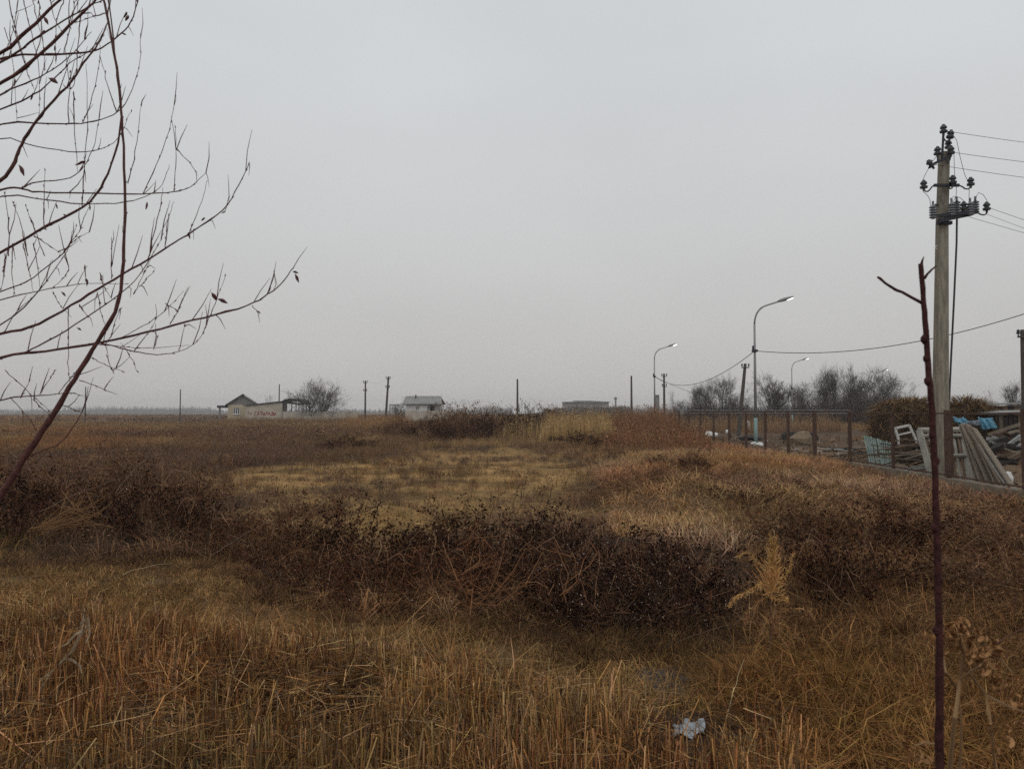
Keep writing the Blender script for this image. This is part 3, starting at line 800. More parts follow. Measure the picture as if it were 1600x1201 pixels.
for a in [(1060, 606, 150, 4, 'small faint bare tree right of the two-armed pole', .8, 0),
          (1085, 594, 140, 1, 'leftmost slim bare tree of the row under the sagging cable', .8, 1.),
          (1110, 584, 134, 2, 'bare tree left of the leaning pole, second in the row', .75, 2.),
          (1130, 578, 130, 1, 'dark dense bare tree just left of the leaning pole', .8, .5),
          (1151, 596, 128, 4, 'low bare tree crossing the leaning pole', .8, 1.5),
          (1209, 573, 122, 3, 'round fan shaped bare tree right of the tallest lamp', 1.0, .2),
          (1252, 590, 140, 2, 'bare tree behind the third lamp post', .8, 2.6),
          (1284, 572, 132, 2, 'bare tree at the left of the dense grove', .75, 3.3),
          (1306, 562, 130, 1, 'tallest slim bare tree in the dense grove', .75, 4.1),
          (1334, 558, 128, 3, 'vase shaped bare tree in the middle of the dense grove', .7, 1.1),
          (1376, 563, 124, 2, 'bare tree behind the glowing lamp near the big pole', .95, 5.2),
          (1408, 590, 120, 4, 'small bare tree at the right end of the grove', .7, 2.),
          (1547, 603, 88, 4, 'dark small tree behind the sheds right of the concrete pole', .6, .3),
          (1577, 588, 88, 1, 'spiky dark tree near the right edge behind the sheds', .75, 1.3)]:
    bare_tree(*a, group=RG)

# thicket of thin shoots under the trees
def shoots(name, label_cat, spots, n, col, wid):
    F = Fol()
    for (pa, pb, ptop, Y, dY) in spots:
        m = int(n * (pb - pa) / 100); px = rng.uniform(pa, pb, m); yy = Y + rng.uniform(-dY, dY, m)
        x = (px - 800) / FPX * yy; z = gz(x, yy)
        ht = (EYE + (645 - ptop) / FPX * yy - z) * (0.45 + 0.55 * fnoise(x, yy * 0, 4.0)) * rng.uniform(.35, 1.05, m)
        c = tint(col, m, .35)
        F.add(*blades(np.stack([x, yy, z - .1], 1), np.maximum(ht, .3), np.full(m, wid), rng.random(m) * 6.28, rng.random(m) * .45, np.full(m, .02), c))
    o = link(name, F.mesh(name, M_FOL)); kind(o, 'stuff'); return tag(o, label_cat[0], label_cat[1])
shoots('undergrowth', ('grey brown undergrowth massed below the bare trees', 'undergrowth'),
       [(1070, 1170, 606, 126, 8), (1170, 1250, 612, 120, 8), (1240, 1420, 594, 122, 10), (1300, 1420, 590, 124, 8), (1410, 1470, 615, 110, 8), (1500, 1640, 612, 86, 6)], 2600, (.062, .047, .043), .05)
shoots('distant_tree_belt', ('hazy belt of trees along the far horizon', 'tree belt'),
       [(-300, 760, 634, 1350, 90), (100, 330, 628, 1350, 90), (740, 800, 627, 1300, 60), (940, 1100, 628, 1200, 90), (1080, 1900, 627, 1250, 100), (850, 985, 627, 380, 25), (850, 985, 628, 400, 25)], 900, (.10, .09, .075), 1.0)

# ------------------------------------------------------------------ wire fence on a concrete plinth
FC, FS = 10.4, 0.055
def fx_at(Y): return FC + FS * Y
post_px = [1598, 1479, 1393.5, 1326.5, 1272, 1230.5, 1195, 1165, 1138.5, 1114.5, 1094, 1076, 1061, 1048]
FY = [FPX * FC / (p - 865) for p in post_px]
FY = [13.6] + FY
fence = thing('wire_fence', 'rusty wire mesh fence with dark posts running away along the yard', 'fence', (fx_at(20), 20, 0))
ZP = 0.30; ZT = EYE + 0.02
pts = [Vector((fx_at(y), y, 0)) for y in FY]
for i, p in enumerate(pts):
    w = .12 if i == 2 else (.10 if i == 4 else (.08 if i < 5 else .115))
    MB().box((p.x, p.y, (ZT + .06) / 2), (w, w, ZT + .06)).build('post', M_RUST, fence)
MB().box((pts[2].x + .14, pts[2].y + .05, (ZT) / 2), (.05, .05, ZT)).build('post', M_RUST, fence)
for i in range(len(pts) - 1):
    a, b = pts[i], pts[i + 1]; near = i < 4
    wr = .04 if near else .022
    d = (b - a).normalized(); a2, b2 = a + d * .06, b - d * .06
    up = Vector((0, 0, 1))
    MB().beam(a2 + up * (ZT - .03), b2 + up * (ZT - .03), wr, wr).build('rail', M_RUST if near else M_GALV, fence)
    MB().beam(a2 + up * (ZP + .06), b2 + up * (ZP + .06), wr, wr).build('rail', M_RUST, fence)
    if near:
        MB().beam(a - d * .02 + up * -.15, b - d * .02 + up * -.15, .26, .9 - .02 * (i % 2)).build('plinth_block', M_CONC2, fence)
    else:
        MB().beam(a - d * .02 + up * -.3, b - d * .02 + up * -.3, .2, .8).build('plinth_block', M_CONC2, fence)
    L = (b - a).length; F = Fol(); st = .1 if near else .45; wv = .0022 if near else .004
    nv = int(L / st); u = np.linspace(0, 1, nv); A = np.array(a); B = np.array(b)
    p0 = A + (B - A) * u[:, None]; p1 = p0.copy(); p0[:, 2] = ZP + .05; p1[:, 2] = ZT - .04
    nh = int((ZT - ZP) / st); zz = np.linspace(ZP + .08, ZT - .06, nh)
    q0 = np.repeat(A[None], nh, 0); q1 = np.repeat(B[None], nh, 0); q0[:, 2] = zz; q1[:, 2] = zz
    s0 = np.concatenate([p0, q0]); s1 = np.concatenate([p1, q1])
    for _ in range(2): F.add(*strips(s0, s1, wv, wv, np.full((len(s0), 3), .05) * [2.4, 1.8, 1.4]))
    link('wire_mesh', F.mesh('wire_mesh', M_WOODY), fence)

bf = thing('back_fence', 'far wire fence with thin posts across the back of the yard', 'fence', (P(1130, 645, 92).x, 92, 0))
bp = [(1054.5, 88), (1079, 90), (1101.5, 91), (1123, 92), (1143, 92), (1161, 92.5), (1182, 93), (1198, 93), (1215, 93.5), (1250, 94), (1290, 95), (1330, 96)]
bw = [Vector((P(a, 645, y).x, y, gzf(P(a, 645, y).x, y))) for a, y in bp]
for w in bw: MB().box((w.x, w.y, w.z + 1.2), (.14, .14, 2.5)).build('post', M_RUST, bf)
for a, b in zip(bw, bw[1:]): MB().beam(a + Vector((0, 0, 2.35)), b + Vector((0, 0, 2.35)), .05, .06).build('rail', M_GALV, bf)

# ------------------------------------------------------------------ junk in the yard
M_TIMBER = mat('weathered_timber', (0.20, 0.165, 0.125), 0.9, 0.3, 2.5, 0.3, stretch=(1, 6, 6))
M_TIMBER2 = mat('brown_timber', (0.13, 0.09, 0.06), 0.9, 0.3, 2.5, 0.3)
M_GREYT = mat('grey_timber', (0.29, 0.27, 0.235), 0.9, 0.25, 2.5, 0.3)
M_WPAINT = mat('chipped_white_paint', (0.55, 0.54, 0.51), 0.7, 0.2, 5)
M_TEALW = mat('faded_teal_wood', (0.22, 0.28, 0.255), 0.8, 0.3, 5)
M_BLUE = mat('blue_tarpaulin', (0.08, 0.24, 0.34), 0.5, 0.2, 3, spec=0.4)
M_PLAST = mat('white_plastic', (0.62, 0.62, 0.60), 0.5, 0.1, 4)
M_DARKJ = mat('charred_scrap', (0.03, 0.026, 0.024), 0.9, 0.3, 4)

def slat_panel():
    Yd = 27.2; A, B, Cc, D = P(1349.5, 682, Yd), P(1391, 693.5, Yd), P(1394, 727, Yd - .5), P(1358, 731, Yd - .5)
    t = thing('picket_panel', 'broken teal picket panel leaning behind the fence', 'panel', (D.x, D.y, gzf(D.x, D.y)))
    MB().beam(A, B, .05, .09).build('rail', M_TEALW, t); MB().beam(D.lerp(A, .2), Cc.lerp(B, .2), .05, .09).build('rail', M_TEALW, t)
    n = 13
    for k in range(n):
        u = k / (n - 1); a = A.lerp(B, u); d = D.lerp(Cc, u); d.z = max(gzf(d.x, d.y) + .02, d.z - .25 * random.random())
        MB().beam(a + Vector((0, -.045, random.uniform(-.05, .08))), d + Vector((random.uniform(-.06, .06), -.045, 0)), .055, .018, (0, 1, 0)).build('slat', M_TEALW, t)
slat_panel()
def white_frame():
    Yd = 26.3; pts = [(1398.5, 669), (1420.5, 664), (1432, 688.5), (1404, 686.5)]; w = [P(a, b, Yd) for a, b in pts]
    t = thing('window_sash', 'small white wooden frame lying on top of the board pile', 'frame', w[3])
    for a, b in ((0, 1), (1, 2), (0, 3)): MB().beam(w[a], w[b], .07, .07).build('frame_bar', M_WPAINT, t)
    MB().beam(w[0].lerp(w[3], .6), w[1].lerp(w[2], .42), .05, .05).build('frame_bar', M_WPAINT, t)
    for p in (w[2], w[3]): MB().beam(p, Vector((p.x, p.y, p.z - .3)), .05, .05).build('leg', M_WPAINT, t)
white_frame()
rj = random.Random(8)
ORD = ['leftmost', 'second from left', 'third from left', 'fourth from left', 'fifth from left', 'sixth from left', 'seventh from left', 'middle', 'seventh from right', 'sixth from right', 'fifth from right', 'fourth from right', 'third from right', 'second from right', 'rightmost']
heap = 0
for k in range(46):
    px, py = rj.uniform(1398, 1462), rj.uniform(684, 744); Yd = 25.6 - (py - 684) / 60 * 2.2 + rj.uniform(0, .6)
    c = P(px, py, Yd); Lb = rj.uniform(.7, 1.7); an = rj.uniform(-.35, .35); el = rj.uniform(-.18, .3)
    d = Vector((math.cos(an) * math.cos(el), math.sin(an) * math.cos(el), math.sin(el))) * Lb / 2
    c.z = max(c.z, .05 + gzf(c.x, c.y))
    m = M_TEALW if py > 724 and rj.random() < .55 else rj.choice([M_TIMBER, M_TIMBER2, M_TIMBER2, M_DARKJ])
    nm = 'teal_board' if m is M_TEALW else 'scrap_board'
    o = MB().beam(c - d, c + d, rj.uniform(.08, .16), .03).build(nm, m)
    if m is M_TEALW: tag(o, 'faded teal board at the bottom of the board pile', 'board', 'teal boards low in the pile')
    else: tag(o, 'brown scrap board in the untidy pile under the white frame', 'board', 'scrap boards piled behind the fence')

def big_door():
    Yt, Yb = 23.6, 21.9; z = .12
    TL, TR = P(1436, 671.5, Yt), P(1505, 670.5, Yt)
    def foot(p):
        q = P(p, 750, Yb); q.z = gzf(q.x, Yb) + .04; return q
    BL, BR = foot(1458), foot(1517)
    t = thing('timber_door_frame', 'big grey weathered timber frame with slats leaning behind the fence', 'frame', (BL.x, Yb, gzf(BL.x, Yb)))
    for a, b, w in ((TL, TR, .22), (TL, BL, .17), (TR, BR, .17)): MB().beam(a, b, .09, w, (0, 1, .3)).build('frame_bar', M_GREYT, t)
    for u in (.12, .5):
        MB().beam(TL.lerp(BL, u) + Vector((0, -.05, 0)), TR.lerp(BR, u) + Vector((0, -.05, 0)), .06, .13, (0, 1, .3)).build('crossbar', M_GREYT, t)
    for k in range(1, 9):
        u = k / 9
        MB().beam(TL.lerp(TR, u) + Vector((0, .06, 0)), BL.lerp(BR, u + rj.uniform(-.03, .03)) + Vector((0, .06, 0)), .13, .025, (0, 1, .3)).build('slat', rj.choice([M_GREYT, M_TIMBER, M_TIMBER2]), t)
big_door()
for k in range(15):
    u = k / 14
    a = P(1508 + 14 * u + rj.uniform(-3, 3), 664 + 6 * u + rj.uniform(-2, 3), 22.6 - .5 * u); b = P(1528 + 66 * u + rj.uniform(-5, 5), 752 + 12 * u, 20.4 - 2.6 * u)
    b.z = gzf(b.x, b.y) + .06 + .05 * (k % 3)
    a.y += .15 * (k % 2)
    o = MB().beam(b, a, .17, .04, (0, -1, .4)).build('long_plank', rj.choice([M_TIMBER, M_TIMBER, M_GREYT, M_TIMBER2]))
    tag(o, 'long weathered plank, %s in the leaning fan right of the timber frame' % ORD[k], 'plank', 'planks leaned in a fan by the fence')
o = MB().box(P(1519, 683, 22.2), (.32, .04, .2), .2).build('roof_slate', M_SLATE2); tag(o, 'pale grey sheet scrap lying on top of the leaning planks', 'sheet')

def cloth(name, label, pa, pb, pt, pbm, Y, m, seed, fold=.12):
    r = random.Random(seed); nx_, nz_ = 14, 8; A, B = P(pa, pt, Y), P(pb, pbm, Y); vs = []
    for j in range(nz_):
        for i in range(nx_):
            u, v = i / (nx_ - 1), j / (nz_ - 1)
            vs.append((A.x + (B.x - A.x) * u + r.uniform(-.03, .03), Y + fold * math.sin(u * 17 + seed) * (.3 + v) - .25 * v + r.uniform(-.03, .03), A.z + (B.z - A.z) * v * (1 - .12 * math.sin(u * 5 + seed)) - .06 * math.sin(u * 3.1)))
    fs = [(j * nx_ + i, j * nx_ + i + 1, (j + 1) * nx_ + i + 1, (j + 1) * nx_ + i) for j in range(nz_ - 1) for i in range(nx_ - 1)]
    o = MB()._a(vs, fs).build(name, m, None, True)
    md = o.modifiers.new('thickness', 'SOLIDIFY'); md.thickness = .02
    return tag(o, label, 'tarpaulin')
cloth('blue_tarpaulin', 'small light blue tarpaulin hanging right of the concrete pole', 1489.5, 1505, 651, 660.5, 27, M_BLUE, 2)
cloth('blue_tarpaulin', 'larger crumpled blue tarpaulin over scrap near the right edge', 1527, 1552, 651, 668.5, 26.5, M_BLUE, 5)
cloth('grey_tarpaulin', 'grey blue tarpaulin strip between the two blue ones', 1504, 1529, 655, 662, 27.2, mat('grey_tarp', (0.15, 0.18, 0.21), 0.7, 0.25, 4), 7)

# sheds at the right edge
def scrap_shed(pa, pb, pt, Y, label, m, seed):
    A, B = P(pa, pt, Y), P(pb, pt, Y); r = random.Random(seed); z0 = gzf(A.x, Y)
    t = thing('scrap_shed', label, 'shed', ((A.x + B.x) / 2, Y, z0))
    MB().beam((A.x - .2, Y + 1.2, A.z), (B.x + .2, Y + 1.2, B.z + .1), 2.8, .07).build('roof', M_SLATE2, t)
    n = 6
    for k in range(n):
        x = A.x + (B.x - A.x) * (k + .5) / n
        MB().box((x, Y, (A.z + z0) / 2 - .1), ((B.x - A.x) / n - .04, .06, A.z - z0 + .1)).build('board', r.choice([m, M_TIMBER2, M_DARKJ]), t)
    for x in (A.x, B.x): MB().box((x, Y + .12, (A.z + z0) / 2 - .1), (.1, .1, A.z - z0)).build('post', M_TIMBER, t)
scrap_shed(1541, 1592, 632.5, 40, 'low dark shed with pale roof edge behind the blue tarpaulins', M_DARKJ, 1)
scrap_shed(1568, 1610, 646, 29, 'small scrap hutch with pale top at the right edge', M_DARKJ, 2)
scrap_shed(1503, 1540, 652, 34, 'dark lean-to half hidden behind the straw heap', M_DARKJ, 4)

def debris(px, py, Y, sx, sz, label, m, seed, name='rubble_lump', cat='debris', group=None):
    r = random.Random(seed); c = P(px, py, Y); c.z = max(c.z, gzf(c.x, Y) + sz * .3)
    mb = MB(); n = 7; vs = [c + Vector((0, 0, sz * .6))]; fs = []
    for ring, (rr, zz) in enumerate(((.6, .45), (1, 0), (.9, -.55))):
        for k in range(n):
            a = 6.283 * k / n; q = rr * r.uniform(.7, 1.2)
            vs.append(c + Vector((math.cos(a) * sx * q / 2, math.sin(a) * sx * q / 2, sz * (zz + r.uniform(-.15, .15)))))
    for k in range(n): fs.append((0, 1 + k, 1 + (k + 1) % n))
    for ring in range(2):
        for k in range(n):
            o = 1 + ring * n; fs.append((o + k, o + n + k, o + n + (k + 1) % n, o + (k + 1) % n))
    mb._a(vs, fs); o = mb.build(name, m); return tag(o, label, cat, group)
debris(1108, 677.5, 62, .7, .35, 'white plastic sheet bundle on the yard ground left of the lamp', M_PLAST, 1, 'plastic_bundle')
debris(1117, 679, 60, .5, .3, 'small white scrap beside the plastic bundle', M_PLAST, 2, 'plastic_scrap')
debris(1169.5, 664, 85, .5, .9, 'small upright white sack near the back fence', M_PLAST, 3, 'white_sack')
debris(1136.5, 674, 70, .4, .3, 'tiny white scrap between fence posts in the yard', M_PLAST, 4, 'plastic_scrap')
debris(1187, 694, 45, .5, .22, 'white rag pile at the foot of the tallest lamp', M_PLAST, 5, 'white_rag')
debris(1178, 693, 46, .4, .2, 'little white rag touching the teal lamp base', M_PLAST, 6, 'white_rag')
debris(1254, 683, 48, 1.5, .7, 'tan earth lump between two fence posts', mat('tan_earth', (.2, .15, .10), .95, .2, 5, .3), 7, 'earth_lump')
debris(1268, 682, 50, 1.1, .5, 'dark scrap heap right of the tan earth lump', M_DARKJ, 8, 'scrap_heap')
debris(1234, 680, 52, 1.2, .5, 'dark scrap heap left of the tan earth lump', M_DARKJ, 9, 'scrap_heap')
debris(1172, 684, 50, 1.6, .3, 'flat dark heap left of the teal lamp base', M_DARKJ, 10, 'scrap_heap')
debris(1575, 745, 19.5, .3, .25, 'small white stone by the fence corner at right', M_PLAST, 11, 'white_stone')
for k in range(26):
    px, py = rj.uniform(1302, 1352), rj.uniform(692, 730); Yd = 2 * FPX / (py - 645) * .95; Yd = min(Yd, 33); c = P(px, 700, Yd); c.z = gzf(c.x, Yd) + rj.uniform(.05, .5)
    an = rj.uniform(-.4, .6); Lb = rj.uniform(.6, 1.8); d = Vector((math.cos(an), math.sin(an), rj.uniform(-.12, .12))) * Lb / 2
    if c.x - abs(d.x) < fx_at(Yd) + .25: c.x = fx_at(Yd) + .35 + abs(d.x)
    o = MB().beam(c - d, c + d, .1, .03).build('loose_lath', rj.choice([M_TIMBER, M_DARKJ, M_DARKJ, M_WPAINT, M_TIMBER2]))
    tag(o, 'loose lath lying left of the teal picket panel', 'lath', 'loose laths strewn by the picket panel')
for k in range(40):
    px, py = rj.uniform(1545, 1600), rj.uniform(668, 722); Yd = 26 - (py - 668) / 54 * 5; c = P(px, py, Yd)
    c.z = max(gzf(c.x, Yd) + .05, c.z)
    an = rj.uniform(-.8, .8); el = rj.uniform(-.4, .5); Lb = rj.uniform(.3, 1.0); d = Vector((math.cos(an), math.sin(an), el)) * Lb / 2
    o = MB().beam(c - d, c + d, rj.uniform(.06, .3), rj.uniform(.03, .14)).build('scrap_piece', rj.choice([M_DARKJ, M_DARKJ, M_TIMBER2, M_RUST, M_GALV, M_TIMBER]))
    tag(o, 'dark scrap piece in the heap under the larger blue tarpaulin', 'scrap', 'scrap heaped at the right edge')

def yard_litter():
    r = np.random.default_rng(31); n = 900; y = r.uniform(19, 62, n); x = fx_at(y) + .5 + r.random(n) ** 1.5 * 16
    z = gz(x, y); a = r.random(n) * 6.283; L = r.uniform(.06, .4, n); p0 = np.stack([x, y, z + .02], 1); p1 = p0 + np.stack([np.cos(a) * L, np.sin(a) * L, r.uniform(0, .25, n)], 1)
    F = Fol(); c = tint(pick([(.10, .08, .06), (.30, .26, .21), (.05, .045, .04), (.45, .43, .40), (.22, .15, .09)], n, p=[.34, .2, .26, .06, .14], r=r), n, .3, r)
    F.add(*strips(p0, p1, r.uniform(.03, .14, n), .03, c, r))
    o = link('yard_litter', F.mesh('yard_litter', M_FOL)); kind(o, 'stuff'); tag(o, 'small broken scrap strewn over the fenced yard', 'litter')
yard_litter()
# straw covered heaps behind the fence
def straw_heap(spec, label, seed):
    r = np.random.default_rng(seed); c0 = spec[0]; t = None; F = Fol(); mb = MB()
    X0 = P(c0[0], 645, c0[2]).x; t = thing('straw_heap', label, 'straw heap', (X0, c0[2], gzf(X0, c0[2])))
    for (px, pt, Y, rx, ry) in spec:
        x = P(px, 645, Y).x; zt = P(px, pt, Y).z; z0 = gzf(x, Y)
        prof = [(1, -.1), (1.02, .3), (.95, .6), (.75, .85), (.4, .97), (.02, 1)]
        vs = []; fs = []; n = 14
        for q, h in prof:
            for k in range(n):
                a = 6.283 * k / n; j = q * r.uniform(.86, 1.1); vs.append((x + math.cos(a) * rx * j, Y + math.sin(a) * ry * j, z0 + (zt - z0 - .15) * h * r.uniform(.95, 1.03)))
        for i in range(5):
            for k in range(n): fs.append((i * n + k, i * n + (k + 1) % n, i * n + n + (k + 1) % n, i * n + n + k))
        mb._a(vs, fs)
        m = 2600; a = r.random(m) * 6.283; v = r.random(m); q = np.interp(v, [0, .3, .6, .85, .97, 1], [1, 1.02, .95, .75, .4, .1]) * r.uniform(.9, 1.08, m)
        b = np.stack([x + np.cos(a) * rx * q, Y + np.sin(a) * ry * q, z0 + (zt - z0 - .1) * v], 1)
        col = tint(pick([(.24, .16, .085), (.17, .11, .062), (.32, .22, .115), (.09, .058, .036)], m, r=r), m, .3, r)
        F.add(*blades(b, r.uniform(.2, .6, m), np.full(m, .022), a + r.normal(0, .7, m), r.uniform(.6, .98, m), r.uniform(.3, .9, m), col, r))
    mb.build('core', mat('heap_core', (.05, .036, .024), .95, .4, 4, .5), t)
    kind(link('straw', F.mesh('straw', M_FOL), t), 'stuff')
straw_heap([(1392, 626, 31, .7, .9), (1436, 620, 31.5, .75, 1.), (1414, 622, 31, .55, .9), (1455, 630, 31.5, .5, .8)], 'bushy straw heap left of the concrete pole', 21)
straw_heap([(1508, 619, 31.5, .7, .9), (1524, 624, 31.2, .5, .9), (1490, 629, 32, .6, .9)], 'rounded straw heap right of the concrete pole', 22)
straw_heap([(1452, 633, 33, .9, .8), (1470, 634, 34, .8, .8)], 'low straw heap directly behind the concrete pole', 23)

# ------------------------------------------------------------------ field vegetation
def wedge(n, y0, y1, margin=1.18, p=1.0):
    u = rng.random(n); y = (y0 ** (p + 1) + u * (y1 ** (p + 1) - y0 ** (p + 1))) ** (1 / (p + 1))
    x = (rng.random(n) * 2 - 1) * y * (800 / FPX) * margin
    return x, y

def weed_proto(seed, h, w, nst, nleaf, wst, lsz, spread, pal):
    r = np.random.default_rng(seed); F = Fol()
    a = r.random(nst) * 6.283; ln = r.uniform(.05, spread, nst); H = h * r.uniform(.55, 1.05, nst)
    b = np.stack([r.normal(0, w * .25, nst), r.normal(0, w * .25, nst), np.zeros(nst) - .05], 1)
    F.add(*blades(b, H, np.full(nst, wst), a, ln, r.uniform(0, .15, nst), tint(pick(pal, nst, r=r), nst, .25, r), r))
    k = r.integers(0, nst, nleaf); t = r.uniform(.25, 1.0, nleaf)
    s = np.sqrt(1 - ln[k] ** 2)
    c = b[k] + np.stack([np.cos(a[k]) * H[k] * ln[k] * t, np.sin(a[k]) * H[k] * ln[k] * t, H[k] * s * t], 1) + r.normal(0, w * .07, (nleaf, 3))
    c[:, 2] = np.maximum(c[:, 2], .02)
    F.add(*leaflets(c, lsz * r.uniform(.6, 1.3, nleaf), tint(pick(pal, nleaf, r=r), nleaf, .3, r), r))
    return F.arrays()
ONE = [(1, 1, 1), (.75, .75, .78), (1.25, 1.2, 1.1)]
NEARW = [weed_proto(s, .55, .45, 16, 34, .010, .026, .6, ONE) for s in range(5)]
MIDW = [weed_proto(20 + s, .75, .7, 14, 22, .020, .05, .6, ONE) for s in range(5)]
FARW = [weed_proto(40 + s, .9, 1.5, 10, 12, .06, .13, .65, ONE) for s in range(4)]
PURP = np.array([.165, .102, .070]); TAN = np.array([.31, .205, .105]); ORG = np.array([.27, .145, .070]); DRK = np.array([.070, .046, .036]); BRN = np.array([.19, .122, .072])
def weed_cols(x, y):
    a = fnoise(x, y * .35, np.maximum(4, 1) * 2.2); b = fnoise(x + 99, y * .3 + 7, 13.0)
    c = np.where((a < .42)[:, None], PURP, np.where((a < .54)[:, None], BRN, np.where((b > .52)[:, None], ORG, TAN)))
    return c * (.8 + .5 * vnoise(x, y, 1.7))[:, None]

# mid distance 14..60 m
def not_yard(x, y): return ~inside(x, y, YARD)
HOUSES = []
x, y = wedge(15500, 10.5, 62)
bare = in_bare(x, y); bank = inside(x, y, BANK); yard = inside(x, y, YARD)
short = inside(x, y, SHORT)
dens = np.where(bare, .12 + .85 * (fnoise(x, y * .5, 2.0) > .54), 1.0) * np.where(bank, .18, 1) * np.where(yard, .35, 1) * np.where(short, .0, 1) * np.where(fnoise(x + 9, y * .5, 3) < .33, .35, 1)
dens = dens * np.where((y < 11.5), .3, 1) * np.where((y > 9) & (x / y > .42) & (y < 19), .45, 1)
keep = (rng.random(len(x)) < dens) & (np.abs(x - fx_at(y)) > .5)
x, y, bare, yard = x[keep], y[keep], bare[keep], yard[keep]
h = np.where(bare, .62, 1.0) * np.where(yard, .6, 1) * (.55 + .7 * fnoise(x, y, 5)) * rng.uniform(.7, 1.2, len(x))
cols = weed_cols(x, y); cols[yard] = BRN * 1.25 * rng.uniform(.6, 1.3, (yard.sum(), 1))
cols = np.where(bare[:, None], np.where((fnoise(x + 4, y, 3.0) < .5)[:, None], np.array([.13, .095, .075]), BRN * .75), cols)
F = tile(NEARW, np.stack([x, y, gz(x, y)], 1), np.stack([h * 1.15, h], 1), rng.random(len(x)) * 6.283, cols)
o = link('field_weeds', F.mesh('field_weeds', M_FOL)); kind(o, 'stuff'); tag(o, 'dry brown weeds covering the nearer field', 'weeds')

n = 900; x, y = wedge(n, 13, 62); k = not_yard(x, y) & ~inside(x, y, BANK) & (fnoise(x + 21, y * .6, 4.5) > .47) & (~in_bare(x, y) | (rng.random(n) < .35)) & ~inside(x, y, SHORT); x, y = x[k], y[k]; n = len(x)
c = pick([PURP * .6, PURP * .9, ORG * .8, BRN * 1.1, np.array([.20, .10, .055]), TAN * .9], n); sc_ = rng.uniform(.9, 1.9, n)
F = tile(NEARW, np.stack([x, y, gz(x, y)], 1), np.stack([sc_ * 1.2, sc_ * np.where(y < 25, .62, .85)], 1), rng.random(n) * 6.283, c)
o = link('field_clumps', F.mesh('field_clumps', M_FOL)); kind(o, 'stuff'); tag(o, 'taller dead weed clumps dotted over the nearer field', 'weeds')
x, y = wedge(11500, 55, 150, 1.15)
keep = (~inside(x, y, YARD) | (rng.random(len(x)) < .25)) & (fnoise(x, y * .4, 6) > .28) & ~((y > 134) & (x > -62) & (x < -12) & (rng.random(len(x)) < .0))
x, y = x[keep], y[keep]; h = (.7 + .75 * fnoise(x, y, 11)) * rng.uniform(.7, 1.2, len(x)) * np.where(inside(x, y, YARD), .6, 1)
cols = weed_cols(x * .6, y * .6); band = (y > 92) & (y < 128) & (x < -25); cols[band] = TAN * rng.uniform(.6, 1.1, (band.sum(), 1))
F = tile(MIDW, np.stack([x, y, gz(x, y)], 1), np.stack([h * 1.3, h], 1), rng.random(len(x)) * 6.283, cols)
o = link('far_weeds', F.mesh('far_weeds', M_FOL)); kind(o, 'stuff'); tag(o, 'brown weeds covering the middle distance of the field', 'weeds')

x, y = wedge(11000, 152, 700, 1.12)
keep = ~((y < 162) & (x > -62) & (x < -10)); x, y = x[keep], y[keep]
h = (.9 + 1.2 * fnoise(x, y, 30)) * rng.uniform(.7, 1.2, len(x))
F = tile(FARW, np.stack([x, y, gz(x, y)], 1), np.stack([h * 1.6, h], 1), rng.random(len(x)) * 6.283, weed_cols(x * .2, y * .2) * .9)
o = link('horizon_brush', F.mesh('horizon_brush', M_FOL)); kind(o, 'stuff'); tag(o, 'low brush fading out towards the horizon', 'brush')

# standing reeds and reddish brush
def stand(name, label, cat, pa, pb, pt, Y, dY, n, pal, wid, lean=.15, hvar=.5, leaves=0):
    px = rng.uniform(pa, pb, n); yy = Y + rng.uniform(-dY, dY, n); x = (px - 800) / FPX * yy; z = gz(x, yy)
    edge = np.minimum(1, np.minimum(px - pa, pb - px) / (.18 * (pb - pa)) + .35)
    H = (EYE + (645 - pt) / FPX * yy - z) * edge * rng.uniform(1 - hvar, 1.05, n) * (.75 + .4 * vnoise(x, yy, 1.6))
    F = Fol(); az = rng.random(n) * 6.283; ln = rng.random(n) * lean
    F.add(*blades(np.stack([x, yy, z - .05], 1), H, np.full(n, wid), az, ln, rng.random(n) * .1, tint(pick(pal, n), n, .3)))
    if leaves:
        k = rng.integers(0, n, leaves); t = rng.uniform(.3, 1, leaves)
        c = np.stack([x[k] + np.cos(az[k]) * H[k] * ln[k] * t, yy[k] + np.sin(az[k]) * H[k] * ln[k] * t, z[k] + H[k] * t], 1)
        F.add(*leaflets(c, rng.uniform(.03, .09, leaves), tint(pick(pal, leaves), leaves, .3)))
    o = link(name, F.mesh(name, M_FOL)); kind(o, 'stuff'); return tag(o, label, cat)
REED = [(.46, .32, .15), (.37, .25, .11), (.54, .39, .20), (.28, .185, .09)]
stand('reed_stand', 'golden standing reeds in the middle of the field edge', 'reeds', 842, 965, 637, 56, 5, 2900, REED, .022, .12, .45, 2500)
stand('reed_stand', 'thinner pale reeds among dark brush left of the golden reeds', 'reeds', 770, 860, 641, 60, 5, 700, REED, .022, .12, .5, 500)
stand('tall_grass', 'tawny tall grass in front of the low panel fence', 'grass', 530, 650, 641.5, 90, 10, 2200, [(.32, .18, .085), (.25, .14, .07), (.36, .235, .12)], .03, .3, .6, 2500)
stand('tall_grass', 'dun grass growing up against the houses and the yard wall', 'grass', 320, 660, 648.2, 138, 5, 5200, [(.26, .165, .09), (.20, .125, .075), (.30, .20, .11)], .05, .25, .35, 2600)
stand('red_brush', 'reddish brown brush at the near end of the far fence', 'brush', 950, 1062, 632, 66, 8, 3600, [(.25, .125, .068), (.19, .095, .055), (.29, .165, .09)], .018, .45, .6, 5200)
stand('red_brush', 'low reddish brush climbing the straw bank', 'brush', 940, 1110, 655, 44, 8, 3000, [(.25, .125, .068), (.19, .095, .055), (.28, .165, .09)], .014, .5, .6, 3500)
